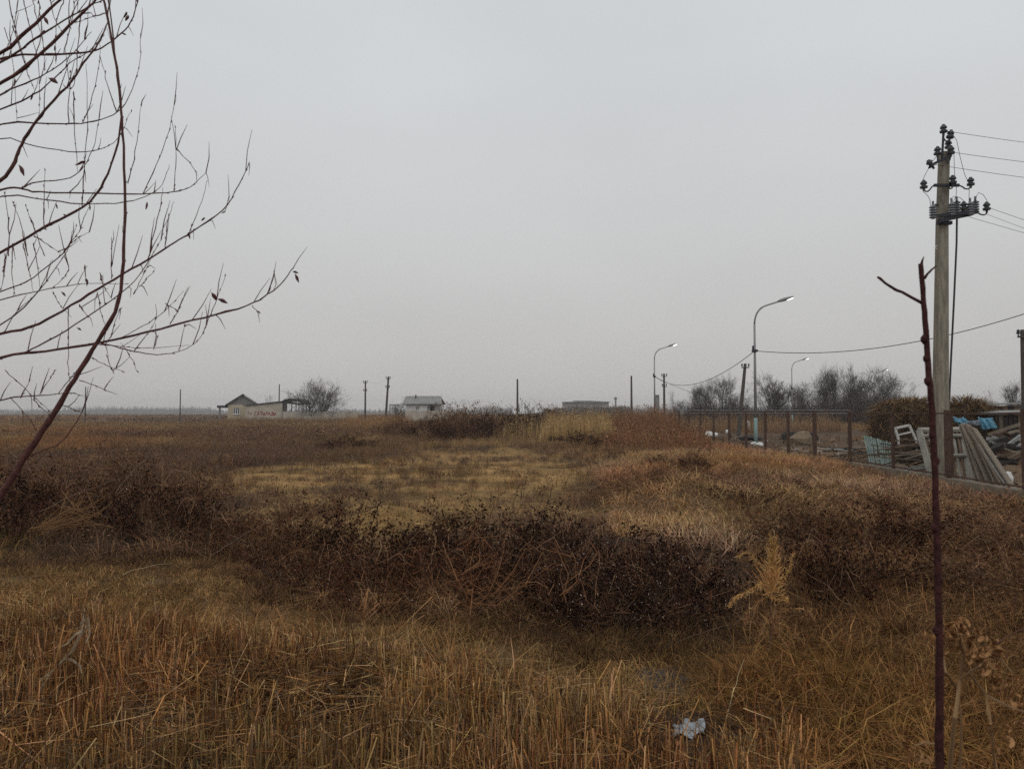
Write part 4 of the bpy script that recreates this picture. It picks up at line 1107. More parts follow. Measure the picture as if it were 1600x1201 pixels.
stand('dry_brush', 'thin brown brush behind the golden reeds', 'brush', 830, 1075, 627.5, 78, 6, 3000, [(.20, .125, .07), (.15, .092, .056), (.26, .165, .085)], .03, .35, .5, 3500)
stand('dry_brush', 'brown brush along the fence foot behind the posts', 'brush', 1045, 1330, 640, 84, 8, 3600, [(.28, .18, .10), (.20, .125, .075), (.32, .215, .12)], .022, .45, .6, 4500)

# ------------------------------------------------------------------ shrubs
def shrub_proto(seed, nst, nsub, nleaf, leafc, stemc, nseed, H=.85, R=1.0, lsz=.026):
    r = np.random.default_rng(seed); B = Fol(); Lf = Fol(); S = Fol()
    a = r.random(nst) * 6.283; q = np.sqrt(r.random(nst)); el = r.uniform(.15, 1, nst)
    tip = np.stack([np.cos(a) * q * R, np.sin(a) * q * R, H * (1.02 - .55 * q ** 2) * r.uniform(.5, 1.1, nst)], 1)
    lob = 1 + .35 * np.sin(a * 2 + seed) * q + .2 * np.sin(a * 5 + seed * 2) * q; tip *= lob[:, None]; tip[:16] *= [1.05, 1.05, 1.22]
    b = tip * [.35, .35, 0] + r.normal(0, .04, (nst, 3)) * [1, 1, 0]
    mid = b * .4 + tip * .6; mid[:, 2] = tip[:, 2] * .72
    cs = tint(pick(stemc, nst, r=r), nst, .3, r)
    B.add(*strips(b - [0, 0, .05], mid, .009, .007, cs, r)); B.add(*strips(mid, tip, .007, .003, cs, r))
    nc = 16; ca_ = r.random(nc) * 6.283; cl = r.uniform(.6, 1.25, nc) * R; ch = H * r.uniform(.7, 1.3, nc); bz = r.normal(0, .2, (nc, 2)); tw_ = r.normal(0, .5, nc)
    cc = tint(pick([(.22, .105, .055), (.13, .062, .036), (.32, .20, .12)], nc, r=r), nc, .25, r); prev = np.column_stack([bz, np.zeros(nc)])
    for i in range(1, 8):      # arching canes
        u = i / 7; an = ca_ + tw_ * u; z = ch * np.sin(np.minimum(u * 1.0, .92) * np.pi * .78); nxt = np.column_stack([bz[:, 0] + np.cos(an) * cl * u, bz[:, 1] + np.sin(an) * cl * u, np.maximum(z, .03)]) + r.normal(0, .018, (nc, 3))
        B.add(*strips(prev, nxt, .008 - .0006 * i, .0075 - .0006 * i, cc, r)); prev = nxt
    k = r.integers(0, nst, nsub); t = r.uniform(.2, 1, (nsub, 1))
    p0 = mid[k] * (1 - t) + tip[k] * t; p1 = p0 + r.normal(0, 1, (nsub, 3)) * [.12, .12, .09] + [0, 0, .05]
    p1[:, 2] = np.maximum(p1[:, 2], .02)
    B.add(*strips(p0, p1, .0045, .0025, tint(pick(stemc, nsub, r=r), nsub, .3, r), r))
    k = r.integers(0, nsub, nleaf); t = r.uniform(0, 1, (nleaf, 1)); c = p0[k] * (1 - t) + p1[k] * t + r.normal(0, .025, (nleaf, 3)); c[:, 2] = np.maximum(c[:, 2], .01)
    Lf.add(*leaflets(c, lsz * r.uniform(.5, 1.3, nleaf), tint(pick(leafc, nleaf, r=r), nleaf, .35, r), r))
    k = r.integers(0, nsub, nseed); c = p1[k] + r.normal(0, .01, (nseed, 3)); c[:, 2] = np.maximum(c[:, 2], .05)
    S.add(*leaflets(c, r.uniform(.006, .014, nseed), tint((.55, .46, .42), nseed, .35, r), r))
    return [('branches', B.mesh('branches', M_WOODY)), ('leaves', Lf.mesh('leaves', M_FOL)), ('seed_heads', S.mesh('seed_heads', M_FOL))]
DLEAF = [(.034, .016, .012), (.020, .010, .009), (.055, .026, .017), (.014, .008, .007), (.080, .040, .024)]
DLEAF2 = [(.026, .014, .012), (.017, .010, .009), (.042, .023, .018), (.012, .008, .007), (.065, .036, .026)]
DLEAF3 = [(.085, .036, .020), (.050, .022, .014), (.12, .055, .028), (.028, .013, .010)]
DSTEM = [(.080, .038, .025), (.045, .023, .017), (.13, .070, .042), (.22, .14, .085)]
BSTEM = [(.15, .075, .048), (.09, .05, .036), (.25, .15, .085)]
SHP = [shrub_proto(60, 110, 600, 2500, DLEAF, DSTEM, 60), shrub_proto(61, 120, 650, 2900, DLEAF2, DSTEM, 230), shrub_proto(62, 110, 600, 2200, DLEAF3, DSTEM, 40),
       shrub_proto(63, 100, 550, 2600, DLEAF, DSTEM, 30), shrub_proto(64, 90, 550, 2300, DLEAF2, DSTEM, 170)]
SHB = [shrub_proto(70 + s, 150, 900, 2600, [(.15, .085, .05), (.085, .05, .033), (.20, .12, .068)], BSTEM, 20) for s in range(2)]
def shrub(px, py, s, h, k, label, protos=None, group='dark shrubs of the near thicket'):
    p = G(px, py); protos = protos or SHP; t = thing('shrub', label, 'shrub', p, group)
    for nm, me in protos[k % len(protos)]: v = .82 + .4 * ((px * 13 + py * 7) % 17) / 17; child(nm, me, t, (0, 0, 0), (px * 7 % 63) / 10, (s * (1.9 - v) * .95, s * .92, h * v / .85))
SH = [(-90, 850, 1.15, 1.0, 'dark shrub cut by the left edge behind the red stem'),
      (30, 842, 1.1, 1.0, 'dark shrub right behind the red tree stem, second from left edge'),
      (130, 838, 1.05, .95, 'dark shrub with straw in it, left thicket middle'),
      (230, 842, 1.1, 1.0, 'tall dark shrub of the left thicket below the field pole'),
      (310, 850, .95, .85, 'rounded dark shrub at the right end of the left thicket'),
      (180, 802, 1.3, 1.05, 'brown shrub behind the left thicket, middle'),
      (60, 800, 1.4, 1.1, 'brown shrub behind the left thicket, near the left edge'),
      (290, 800, 1.1, .95, 'brown shrub behind the left thicket, toward the bare ground'),
      (-60, 790, 1.5, 1.1, 'brown shrub farthest left behind the thicket'),
      (385, 872, .75, .55, 'low dark shrub joining the left and middle thickets'),
      (470, 845, 1.0, .75, 'twiggy shrub with pale sticks left of the earth heap'),
      (450, 905, .75, .55, 'low dark shrub at the left front of the middle thicket'),
      (530, 900, .95, .75, 'dark shrub in front of the bare earth heap'),
      (500, 938, .7, .5, 'front low shrub next to the short grass, left of centre'),
      (610, 915, .95, .78, 'dark shrub below the bare earth heap, centre left'),
      (590, 945, .75, .55, 'front dark shrub left of the orange vine'),
      (690, 905, 1.0, .85, 'tall dark shrub behind the orange vine'),
      (680, 948, .8, .6, 'front dark shrub under the left side of the orange vine'),
      (770, 900, 1.0, .88, 'tallest dark shrub in the centre of the thicket'),
      (780, 945, .75, .62, 'front dark shrub under the right side of the orange vine'),
      (850, 910, .95, .78, 'dark shrub right of the orange vine'),
      (880, 968, .8, .62, 'front dark shrub with pale seed dots, centre right'),
      (950, 985, .85, .68, 'foremost dark shrub covered in pale seed dots'),
      (940, 920, .95, .68, 'dark shrub behind the foremost seed dotted one'),
      (1035, 975, .85, .64, 'black brown shrub left of the tawny plume weed, front'),
      (1040, 915, .9, .55, 'dark shrub below the straw bank, front centre'),
      (1115, 960, .85, .6, 'dark shrub touching the tawny plume weed from the left'),
      (1290, 955, .8, .62, 'dark shrub right of the tawny plume weed'),
      (1350, 940, .85, .60, 'dark shrub left of the near sapling'),
      (1330, 880, 1.0, .75, 'dark shrub farther back left of the near sapling'),
      (1420, 870, 1.0, .7, 'dark shrub behind the near sapling')]
KIND = [2, 3, 2, 0, 3, 5, 6, 5, 6, 2, 6, 2, 3, 2, 0, 2, 3, 2, 0, 3, 1, 1, 1, 4, 1, 2, 4, 3, 0, 2, 3]
for i, (a, b, s, h, lab) in enumerate(SH): shrub(a, b, s, h, KIND[i], lab, SHP + SHB)
SB = [(1240, 850, 1.0, .6, 'brown shrub on the straw bank foot'), (1390, 815, 1.2, .6, 'brown shrub right of the bank below the fence plinth'),
      (1520, 850, 1.2, .65, 'brown shrub right of the near sapling'), (1590, 890, 1.0, .6, 'brown shrub at the right edge, middle height'),
      (1500, 930, .9, .5, 'low brown shrub right of the sapling stem'), (1600, 960, .9, .55, 'brown shrub at the right edge, lower'),
      (1030, 795, 1.0, .6, 'brown shrub in the hollow of the straw bank'), (960, 790, .9, .5, 'low brown shrub at the left foot of the straw bank'),
      (1085, 772, .7, .42, 'dark shrub between two straw hummocks'), (1165, 815, .7, .45, 'dark shrub in front of the straw hummock at centre right'), (1240, 800, .7, .42, 'dark shrub behind the plume weed among hummocks'), (1030, 755, .8, .4, 'dark low shrub behind the left hummock'),
      (1690, 850, 1.3, .8, 'brown shrub just outside the right edge')]
for i, (a, b, s, h, lab) in enumerate(SB): shrub(a, b, s, h, i, lab, SHP if lab.startswith('dark') else SHB, 'brown shrubs around the straw bank')
def far_bush(px, Y, s, ptop, k, label, protos=SHP):
    x = P(px, 645, Y).x; z0 = gzf(x, Y); h = P(px, ptop, Y).z - z0
    t = thing('bush', label, 'bush', (x, Y, z0), 'bushes standing in the far field')
    for nm, me in protos[k % len(protos)]:
        if nm != 'seed_heads': child(nm, me, t, (0, 0, 0), k * 1.7, (s, s, h / .95))
for a in [(665, 58, 2.2, 646, 0, 'dark bush at the left end of the central bush group'), (700, 60, 2.4, 636, 1, 'bushy brown crest left of centre on the horizon', SHB),
          (735, 58, 2.6, 631, 2, 'highest brown bush of the central group right of the cottage', SHB), (760, 55, 2.0, 638, 3, 'dark bush right of the highest brown one'),
          (790, 60, 2.1, 637, 0, 'dark bush left of the middle pole foot'), (825, 62, 1.9, 629.5, 1, 'small pointed dark bush right of the middle pole'),
          (850, 66, 1.7, 637, 2, 'dark bush behind the golden reeds'), (700, 50, 2.0, 656, 3, 'low dark bush in front of the central group'),
          (905, 45, 1.7, 672, 1, 'low dark bush in front of the golden reeds'), (950, 42, 1.6, 676, 2, 'low dark bush right in front of the reeds'),
          (620, 62, 2.2, 652, 1, 'low brown bush left of the central group', SHB), (540, 40, 1.8, 676, 0, 'dark weed bush in the open field left of centre')]:
    far_bush(*a)

# ------------------------------------------------------------------ near grass, straw, stubble
LIT = P(1076, 1140, 4.85)
def pts_in(poly, n, y0=None, y1=None):
    lo, hi = poly.min(0).copy(), poly.max(0).copy(); lo[1] = max(lo[1], 2.2)
    out = []; c = 0
    while c < n:
        p = rng.uniform(lo, hi, (n * 2, 2)); p = p[inside(p[:, 0], p[:, 1], poly)]; p = p[np.abs(p[:, 0]) < p[:, 1] * .85 + .4]
        p = p[(np.hypot((p[:, 0] - LIT.x) / .2, (p[:, 1] - 4.66) / .32) > 1)]
        p = p[~inside(p[:, 0], p[:, 1], WET) | (rng.random(len(p)) < .25)]
        out.append(p); c += len(p)
    p = np.concatenate(out)[:n]; return p[:, 0], p[:, 1]
def grass(name, label, poly, n, hr, wr, pal, lean, droop, dens_s=None, cat='grass', thr=.35):
    x, y = pts_in(poly, n)
    if dens_s:
        k = fnoise(x, y, dens_s) > thr - .25 * rng.random(n); x, y = x[k], y[k]
    m = len(x); b = np.stack([x, y, gz(x, y) - .02], 1); f = (.65 + .7 * fnoise(x + 5, y, .8))
    az = 6.283 * fnoise(x, y, .9) * 2.5 + rng.normal(0, 1.4, m)
    F = Fol(); F.add(*blades(b, rng.uniform(*hr, m) * f, rng.uniform(*wr, m), az, rng.uniform(*lean, m), rng.uniform(*droop, m), tint(pick(pal, m), m, .35)))
    o = link(name, F.mesh(name, M_FOL)); kind(o, 'stuff'); return tag(o, label, cat)
GP = [(.30, .175, .075), (.21, .125, .055), (.38, .24, .11), (.12, .072, .036), (.26, .165, .068)]
SP = [(.31, .172, .066), (.22, .112, .044), (.39, .235, .098), (.12, .058, .026), (.50, .33, .165), (.20, .13, .075)]
BP = [(.43, .27, .155), (.35, .21, .12), (.52, .345, .195), (.19, .115, .072), (.40, .28, .125), (.34, .19, .105)]
RP = [(.24, .125, .055), (.15, .072, .033), (.31, .17, .075), (.09, .042, .022), (.36, .21, .09)]
grass('short_grass', 'short dry grass strip in front of the dark shrubs', SHORT, 105000, (.04, .16), (.005, .010), GP, (.35, .98), (0, .7), .7, thr=.44)
TUG = None
grass('moss_grass', 'very short yellowish grass on the bare ground patch', BARE, 30000, (.03, .14), (.008, .018), [(.34, .21, .088), (.26, .165, .062), (.40, .26, .12), (.16, .098, .05)], (.4, .97), (0, .5), 1.6, thr=.55)
def tussock(seed, n, h, w):
    r = np.random.default_rng(seed); a = r.random(n) * 6.283 + 1.2 * r.random(); q = r.random(n)
    b = np.stack([r.normal(0, .10, n), r.normal(0, .10, n), np.full(n, -.03)], 1)
    F = Fol(); F.add(*blades(b, h * r.uniform(.5, 1.15, n), w * r.uniform(.6, 1.2, n), a, r.uniform(.1, .97, n), r.uniform(.05, .8, n), tint(pick(ONE, n, r=r), n, .35, r), r)); return F.arrays()
TUS = [tussock(300 + k, 42, .5, .010) for k in range(6)]
TUF = [tussock(320 + k, 34, .42, .0065) for k in range(6)]
def tussocks(name, label, poly, n, protos, pal, sc, dens_s=1.5, thr=.42):
    x, y = pts_in(poly, n); k = fnoise(x + 3, y, dens_s) > thr - .3 * rng.random(n); x, y = x[k], y[k]; m = len(x)
    g = fnoise(x + 70, y, 3.0)[:, None]; c = pick(pal, m) * .6 + np.asarray(pal[0]) * .4; c = c * (.35 + 1.3 * g); c[:, 0] *= 1 + .3 * (vnoise(x, y + 40, 4.0) - .5); c[:, 2] *= 1 + .5 * (vnoise(x + 8, y, 2.6) - .4)
    s = rng.uniform(*sc, m) * (.55 + .9 * fnoise(x, y + 30, 1.8))
    F = tile(protos, np.stack([x, y, gz(x, y)], 1), np.stack([s * 1.2, s * .85], 1), rng.random(m) * 6.283, c)
    o = link(name, F.mesh(name, M_FOL)); kind(o, 'stuff'); return tag(o, label, 'grass')
tussocks('bank_straw', 'tangled brown straw grass lying over the bank', BANK, 3600, TUS, BP, (.55, 1.25))
grass('bank_thatch', 'flattened straw thatch on the bank', BANK, 26000, (.15, .4), (.008, .016), BP, (.75, .98), (.2, .7), 1.2, thr=.3)
tussocks('grass_tussocks', 'ragged grass tussocks in the lower right foreground', RIGHTG, 900, TUF, RP, (.5, 1.1), .9, .40)
grass('tangled_grass', 'tangled dark straw in the lower right foreground', RIGHTG, 22000, (.12, .4), (.004, .008), RP, (.5, .98), (0, .7), .8, thr=.35)
tussocks('dark_tufts', 'grey brown tufts dotted over the bare yellowish ground', BARE, 260, TUS, [(.13, .09, .066), (.09, .06, .045), (.19, .125, .07)], (.35, .95), 1.6, .5)
tussocks('straw_tufts', 'straw coloured tufts dotted over the bare yellowish ground', BARE, 500, TUF, [(.36, .235, .11), (.28, .175, .085)], (.3, .75), 2.2, .5)
FOOT = np.array([(fx_at(14) - .75, 14), (fx_at(70) - .9, 70), (fx_at(70) - .1, 70), (fx_at(14) - .1, 14)])
tussocks('fence_grass', 'tall dry grass drifting along the fence foot', FOOT, 620, TUS, BP, (.6, 1.35), 2.0, .45)
tussocks('grass_tufts', 'small straw tufts scattered on the short grass strip', SHORT, 900, TUF, GP, (.22, .6), .8, .46)
SKIRT = poly_xy([(-200, 858), (350, 858), (440, 920), (600, 948), (760, 950), (860, 990), (900, 1012), (1120, 1005), (1180, 960), (1180, 1000), (1120, 1035), (900, 1045), (840, 1015), (760, 978), (560, 975), (420, 950), (340, 890), (-200, 890)])
tussocks('weed_skirt', 'dull weeds fringing the foot of the dark shrubs', SKIRT, 700, TUF, [(.12, .07, .04), (.08, .046, .03), (.20, .13, .065)], (.35, .8), .8, .48)
RIGHTB = poly_xy([(1180, 870), (1450, 860), (1700, 905), (2000, 920), (1900, 1000), (1400, 1000), (1240, 1030), (1180, 1000)])
tussocks('rank_tussocks', 'brown tussocks between the shrubs at right', RIGHTB, 1100, TUF, RP, (.6, 1.2), 1.0)
grass('rank_grass', 'rank brown grass between the shrubs at right', RIGHTB, 18000, (.15, .45), (.006, .011), RP, (.3, .95), (0, .6), 1.0, thr=.4)

def stubble():
    F = Fol(); n = 24000
    x, y = pts_in(STUB, n); k = fnoise(x, y, .55) > .42 - .25 * rng.random(n); x, y = x[k], y[k]; m = len(x)
    b = np.stack([x, y, gz(x, y) - .02], 1); f = .6 + .75 * fnoise(x + 3, y + 8, .9)
    az = rng.random(m) * 6.283; h = rng.uniform(.16, .42, m) * f; ln = np.abs(rng.normal(0, .16, m)) + (rng.random(m) < .12) * rng.uniform(.2, .9, m)
    h *= rng.uniform(.45, 1.1, m); dd = np.hypot(x - P(1076, 1140, 4.85).x, y - 4.75); h = np.where(dd < .38, .04, h)
    lay = np.clip((fnoise(x + 44, y + 3, .75) - .62) * 7, 0, 1); az = np.where(lay > .3, 6.283 * vnoise(x, y, .9) + rng.normal(0, .35, m), az); ln = ln + lay * rng.uniform(.5, 1.6, m); h = h * (1 - .45 * lay)
    tip = b + np.stack([np.cos(az) * h * ln, np.sin(az) * h * ln, h], 1); col = tint(pick(SP, m), m, .4) * (.62 + 1.0 * fnoise(x + 60, y, 1.3))[:, None]; col[:, 1:] *= (.86 + .30 * vnoise(x + 5, y + 5, 1.1))[:, None]; w = rng.uniform(.0035, .0082, m)
    F.add(*strips(b, tip, w, w * .9, col)); F.add(*strips(b, tip, w, w * .9, col))
    o1 = link('reed_stubble', F.mesh('reed_stubble', M_FOL)); kind(o1, 'stuff'); tag(o1, 'upright orange brown reed stubble filling the lower left foreground', 'stubble')
    F = Fol(); n = 22000; x, y = pts_in(STUB, n); az = rng.random(n) * 6.283; L = rng.uniform(.05, .34, n)
    z = gz(x, y) + rng.random(n) ** 2 * .26; c = np.stack([x, y, z], 1); el = rng.normal(0, .25, n)
    d = np.stack([np.cos(az) * np.cos(el), np.sin(az) * np.cos(el), np.sin(el)], 1) * (L / 2)[:, None]
    p0, p1 = c - d, c + d; p0[:, 2] = np.maximum(p0[:, 2], gz(p0[:, 0], p0[:, 1])); p1[:, 2] = np.maximum(p1[:, 2], gz(p1[:, 0], p1[:, 1]))
    F.add(*strips(p0, p1, rng.uniform(.0025, .0055, n), .0025, tint(pick(SP + [(.12, .09, .06), (.09, .07, .05)], n), n, .35)))
    o2 = link('fallen_straw', F.mesh('fallen_straw', M_FOL)); kind(o2, 'stuff'); tag(o2, 'broken straw lying criss-cross between the stubble', 'straw')
    TOP = poly_xy([(-300, 950), (120, 950), (380, 1000), (660, 1030), (800, 1080), (930, 1110), (1130, 1140), (1130, 1165), (760, 1110), (560, 1050), (300, 1025), (-300, 985)])
    grass('straw_fringe', 'bent straw fringe along the back of the stubble', TOP, 9000, (.2, .5), (.004, .008), SP, (.2, .9), (.1, .7), .7, 'straw', .35)
stubble()

# ------------------------------------------------------------------ single near plants and litter
def stray_stems():
    r = np.random.default_rng(77); F = Fol(); n = 520
    k = r.integers(0, len(SH), n); px = np.array([SH[i][0] for i in k]) + r.normal(0, 45, n); py = np.array([SH[i][1] for i in k]) + r.normal(4, 14, n)
    b = np.array([list(G(a, c)) for a, c in zip(px, py)]); L = r.uniform(.35, 1.05, n); az = r.random(n) * 6.283; ln = r.uniform(.1, .9, n)
    col = tint(pick([(.30, .19, .11), (.22, .11, .055), (.17, .075, .045), (.38, .27, .17), (.12, .06, .04)], n, r=r), n, .3, r); prev = b - [0, 0, .02]
    for i in range(1, 7):
        u = i / 6; nxt = b + np.stack([np.cos(az) * L * ln * u ** 1.4, np.sin(az) * L * ln * u ** 1.4, L * (1 - .35 * ln) * u * (1 - .35 * ln * u)], 1) + r.normal(0, .012, (n, 3))
        F.add(*strips(prev, nxt, .007 - .0008 * i, .0062 - .0008 * i, col, r)); prev = nxt
    o = link('stray_stems', F.mesh('stray_stems', M_FOL)); kind(o, 'stuff'); tag(o, 'thin stray dead stems rising through the dark shrubs', 'stems')
    gap = poly_xy([(-100, 870), (-100, 800), (330, 800), (480, 850), (900, 860), (1150, 920), (1400, 880), (1400, 960), (1150, 985), (880, 1000), (560, 960), (380, 880)])
    tussocks('thicket_straw', 'straw tussocks pushing up between the dark shrubs', gap, 420, TUS, [(.24, .14, .065), (.17, .09, .048), (.32, .20, .10)], (.45, 1.15), 1.0, .5)
stray_stems()

def ribbon(mb, pts, w, up=(0, -1, 0.2)):
    pts = [Vector(p) for p in pts]; vs = []; fs = []
    for i, p in enumerate(pts):
        d = (pts[min(i + 1, len(pts) - 1)] - pts[max(i - 1, 0)]).normalized(); s = d.cross(Vector(up)).normalized()
        ww = w * (1 - .7 * i / (len(pts) - 1)); vs += [p - s * ww / 2, p + s * ww / 2]
        if i: fs.append((2 * i - 2, 2 * i - 1, 2 * i + 1, 2 * i))
    mb._a(vs, fs)

def plume_weed():
    Yb = 6.15; r = np.random.default_rng(4); g = P(1205, 1005, Yb); g.z = gzf(g.x, Yb)
    t = thing('plume_weed', 'tawny feathery dead weed with drooping plumes standing before the dark shrubs', 'weed', g)
    ax = [P(1203, 1008, Yb), P(1204, 960, Yb), P(1207, 905, Yb), P(1209, 846, Yb)]; ax[0].z = g.z - .03
    MB().tube(ax, [.009, .008, .006, .002], 6).build('stem', mat('tawny_stem', (.17, .10, .055), .9), t)
    def plume(name, pts, wid, n, ln, up, low=False):
        pts = [np.array(P(a, b, Yb - .05)) for a, b in pts]; F = Fol(); seg = len(pts) - 1; u = r.random(n) * seg; i = np.minimum(u.astype(int), seg - 1); f = (u - i)[:, None]
        A = np.array(pts); c = A[i] * (1 - f) + A[i + 1] * f; taper = (1 - .8 * u / seg)[:, None]
        dr = r.normal(size=(n, 3)); dr /= np.linalg.norm(dr, axis=1)[:, None]; axis = A[i + 1] - A[i]; axis /= np.linalg.norm(axis, axis=1)[:, None]
        e = c + (dr * wid * taper + axis * ln + np.array([0, 0, up])) * r.uniform(.5, 1.1, (n, 1))
        n0 = n; col = tint(pick([(.30, .17, .085), (.22, .12, .06), (.36, .22, .11)] if low else [(.52, .33, .135), (.43, .26, .105), (.60, .40, .18)], n, r=r), n, .3, r)
        F.add(*strips(c, e, .004, .003, col, r)); m = n * 2; k = r.integers(0, n, m); q = r.uniform(.4, 1, (m, 1)); cc = c[k] * (1 - q) + e[k] * q
        F.add(*strips(cc, cc + r.normal(0, .014, (m, 3)), .004, .002, col[k], r))
        kind(link(name, F.mesh(name, M_FOL), t), 'stuff')
    plume('plume', [(1203, 935), (1205, 912), (1207, 885), (1208, 850)], .17, 420, .06, .03)
    plume('plume', [(1196, 908), (1170, 922), (1150, 930), (1141, 942)], .045, 120, .03, -.02)
    plume('plume', [(1200, 930), (1182, 943), (1168, 955), (1164, 972)], .055, 100, .03, -.02, True)
    plume('plume', [(1214, 922), (1230, 895), (1238, 868)], .045, 80, .03, .0)
    plume('plume', [(1190, 885), (1168, 862), (1155, 868)], .025, 45, .03, .0)
    plume('plume', [(1205, 962), (1235, 950), (1262, 952), (1272, 965)], .06, 80, .03, -.01, True)
    plume('plume', [(1202, 965), (1190, 985), (1180, 1010)], .055, 80, .02, -.03, True)
    plume('plume', [(1206, 970), (1230, 978), (1250, 995)], .06, 70, .02, -.02, True)
    plume('plume', [(1204, 950), (1216, 975), (1216, 1000)], .07, 60, .0, .0, True)
    plume('plume', [(1204, 945), (1224, 930), (1232, 938)], .04, 45, .02, -.01)
    for a, b in (((1203, 985), (1165, 935)), ((1204, 975), (1250, 960)), ((1204, 990), (1185, 995)), ((1204, 960), (1226, 900)), ((1203, 930), (1160, 868))):
        p, q = P(*a, Yb), P(*b, Yb); MB().tube([p, p.lerp(q, .5) + Vector((0, -.02, .03)), q], [.005, .004, .002], 5).build('side_stem', mat('tawny_stem'), t)
plume_weed()

def orange_vine():
    r = random.Random(6); Yb = 6.95; g = P(745, 965, Yb); g.z = gzf(g.x, Yb)
    t = thing('tangled_vine', 'orange brown tangled vine arching over the dark shrubs', 'vine', g)
    m = mat('orange_stem', (.27, .13, .06), .9, spec=.1); m2 = mat('orange_brown_stem', (.16, .08, .045), .9, spec=.1)
    main = [[(735, 960), (728, 915), (722, 872), (712, 852)], [(740, 958), (770, 940), (800, 905), (822, 868)], [(735, 950), (765, 948), (795, 915), (815, 880), (825, 862)],
            [(730, 945), (735, 925), (760, 912), (790, 905), (818, 865)], [(728, 900), (745, 888), (765, 880), (780, 860)], [(722, 870), (740, 850), (770, 846), (785, 862)],
            [(745, 955), (705, 935), (690, 905), (702, 880)], [(880, 935), (890, 905), (900, 880), (890, 850)], [(870, 930), (905, 900), (915, 870), (882, 845)]]
    for pl in main:
        for k in range(3):
            ox, oy = r.uniform(-45, 40), r.uniform(-14, 8); pts = [P(a + ox * (i / 3) + r.uniform(-9, 9), b + oy + r.uniform(-8, 8), Yb + r.uniform(-.15, .1)) for i, (a, b) in enumerate(pl)]
            MB().tube(pts, [.005, .0045, .004, .002][:len(pts)] + [.002] * (len(pts) - 4), 4).build('stem', r.choice([m, m2]), t)
    F = Fol(); rr = np.random.default_rng(9); n = 330
    c = np.array([list(P(rr.normal(765, 65), rr.normal(900, 32), Yb + rr.uniform(-.15, .15))) for _ in range(n)])
    d = rr.normal(0, .09, (n, 3)); F.add(*strips(c, c + d, .004, .002, tint((.24, .115, .056), n, .4, rr), rr))
    kind(link('side_shoots', F.mesh('side_shoots', M_FOL), t), 'stuff')
orange_vine()

def stalk(px0, py0, px1, py1, Y0, Y1, r, label, col, bend=0.03, name='fallen_stalk'):
    a, b = P(px0, py0, Y0), P(px1, py1, Y1); mid = a.lerp(b, .5) + Vector((0, 0, bend))
    a.z = max(a.z, gzf(a.x, a.y) + .01)
    pl = []; rs = random.Random(int(px0 * 7 + py0)); L = (b - a).length
    for i in range(10):
        u = i / 9; pl.append(a * (1 - u) ** 2 + mid * 2 * u * (1 - u) + b * u * u + Vector((rs.gauss(0, .006), rs.gauss(0, .006), rs.gauss(0, .006))) * min(1, L))
    o = MB().tube(pl, [r * .75 * (1 - .6 * i / 9) for i in range(10)], 5).build(name, mat('stalk_%d' % int(sum(col) * 1000), col, .85, .2, 12)); return tag(o, label, 'stalk')
PALE = (.34, .26, .15); GRY = (.19, .14, .095); ORN = (.24, .14, .06); RDB = (.11, .045, .03)
stalk(1126, 1145, 1162, 1030, 4.75, 5.3, .006, 'pale bent reed blade standing near the white plastic scrap', PALE, -.03)
stalk(330, 868, 420, 812, 9.6, 10.2, .006, 'pale thin stick leaning out of the low shrub left of centre', GRY)
stalk(192, 897, 268, 880, 9.2, 9.6, .008, 'pale stick lying on the short grass below the left thicket', PALE, .05)
stalk(900, 1105, 1060, 1075, 5.2, 5.5, .003, 'thin straw lying across the short grass left of the plastic scrap', PALE)
stalk(440, 780, 520, 770, 13.5, 13.8, .012, 'pale stick in the shrub behind the low thicket', GRY, .1)
stalk(1040, 1010, 1140, 975, 6.6, 6.9, .005, 'thin grey stick under the seed dotted shrubs', GRY)
stalk(180, 770, 250, 705, 9.5, 10.0, .005, 'bent pale stem over the left thicket, near the red stem', GRY, .15)
stalk(60, 800, 220, 740, 8.6, 9.0, .005, 'long pale stem rising through the left thicket', GRY, .1)
stalk(245, 950, 260, 985, 6.8, 6.6, .004, 'short dark red shoot standing in the stubble fringe', RDB, .0)
stalk(1545, 1010, 1610, 975, 5.6, 5.8, .007, 'dark twig at the right edge above the grass', RDB, .0)
stalk(640, 1180, 760, 1075, 4.4, 5.0, .004, 'long straw leaning across the stubble at the bottom centre', ORN, .03)
stalk(40, 1190, 210, 1085, 4.4, 5.0, .006, 'long straw leaning across the stubble at the bottom left', ORN, .03)

def straw_bundle():
    r = random.Random(12); g = P(95, 838, 9.6); g.z = gzf(g.x, g.y)
    t = thing('bent_weed', 'bundle of bent tawny weed stems lying in the left thicket', 'weed', g)
    m = mat('tawny_bundle', (.24, .135, .065), .9, spec=.1)
    for k in range(24):
        y0 = r.uniform(8.9, 9.4); a = (60 + r.uniform(-15, 15), 830 + r.uniform(-12, 10)); b = (120 + r.uniform(-40, 70), 800 + r.uniform(-35, 30)); c = (100 + r.uniform(-10, 60), 800 + r.uniform(-20, 20))
        MB().tube([P(*a, y0), P(*c, y0 - .1), P(*b, y0)], [.005, .0045, .003], 4).build('stem', m, t)
straw_bundle()

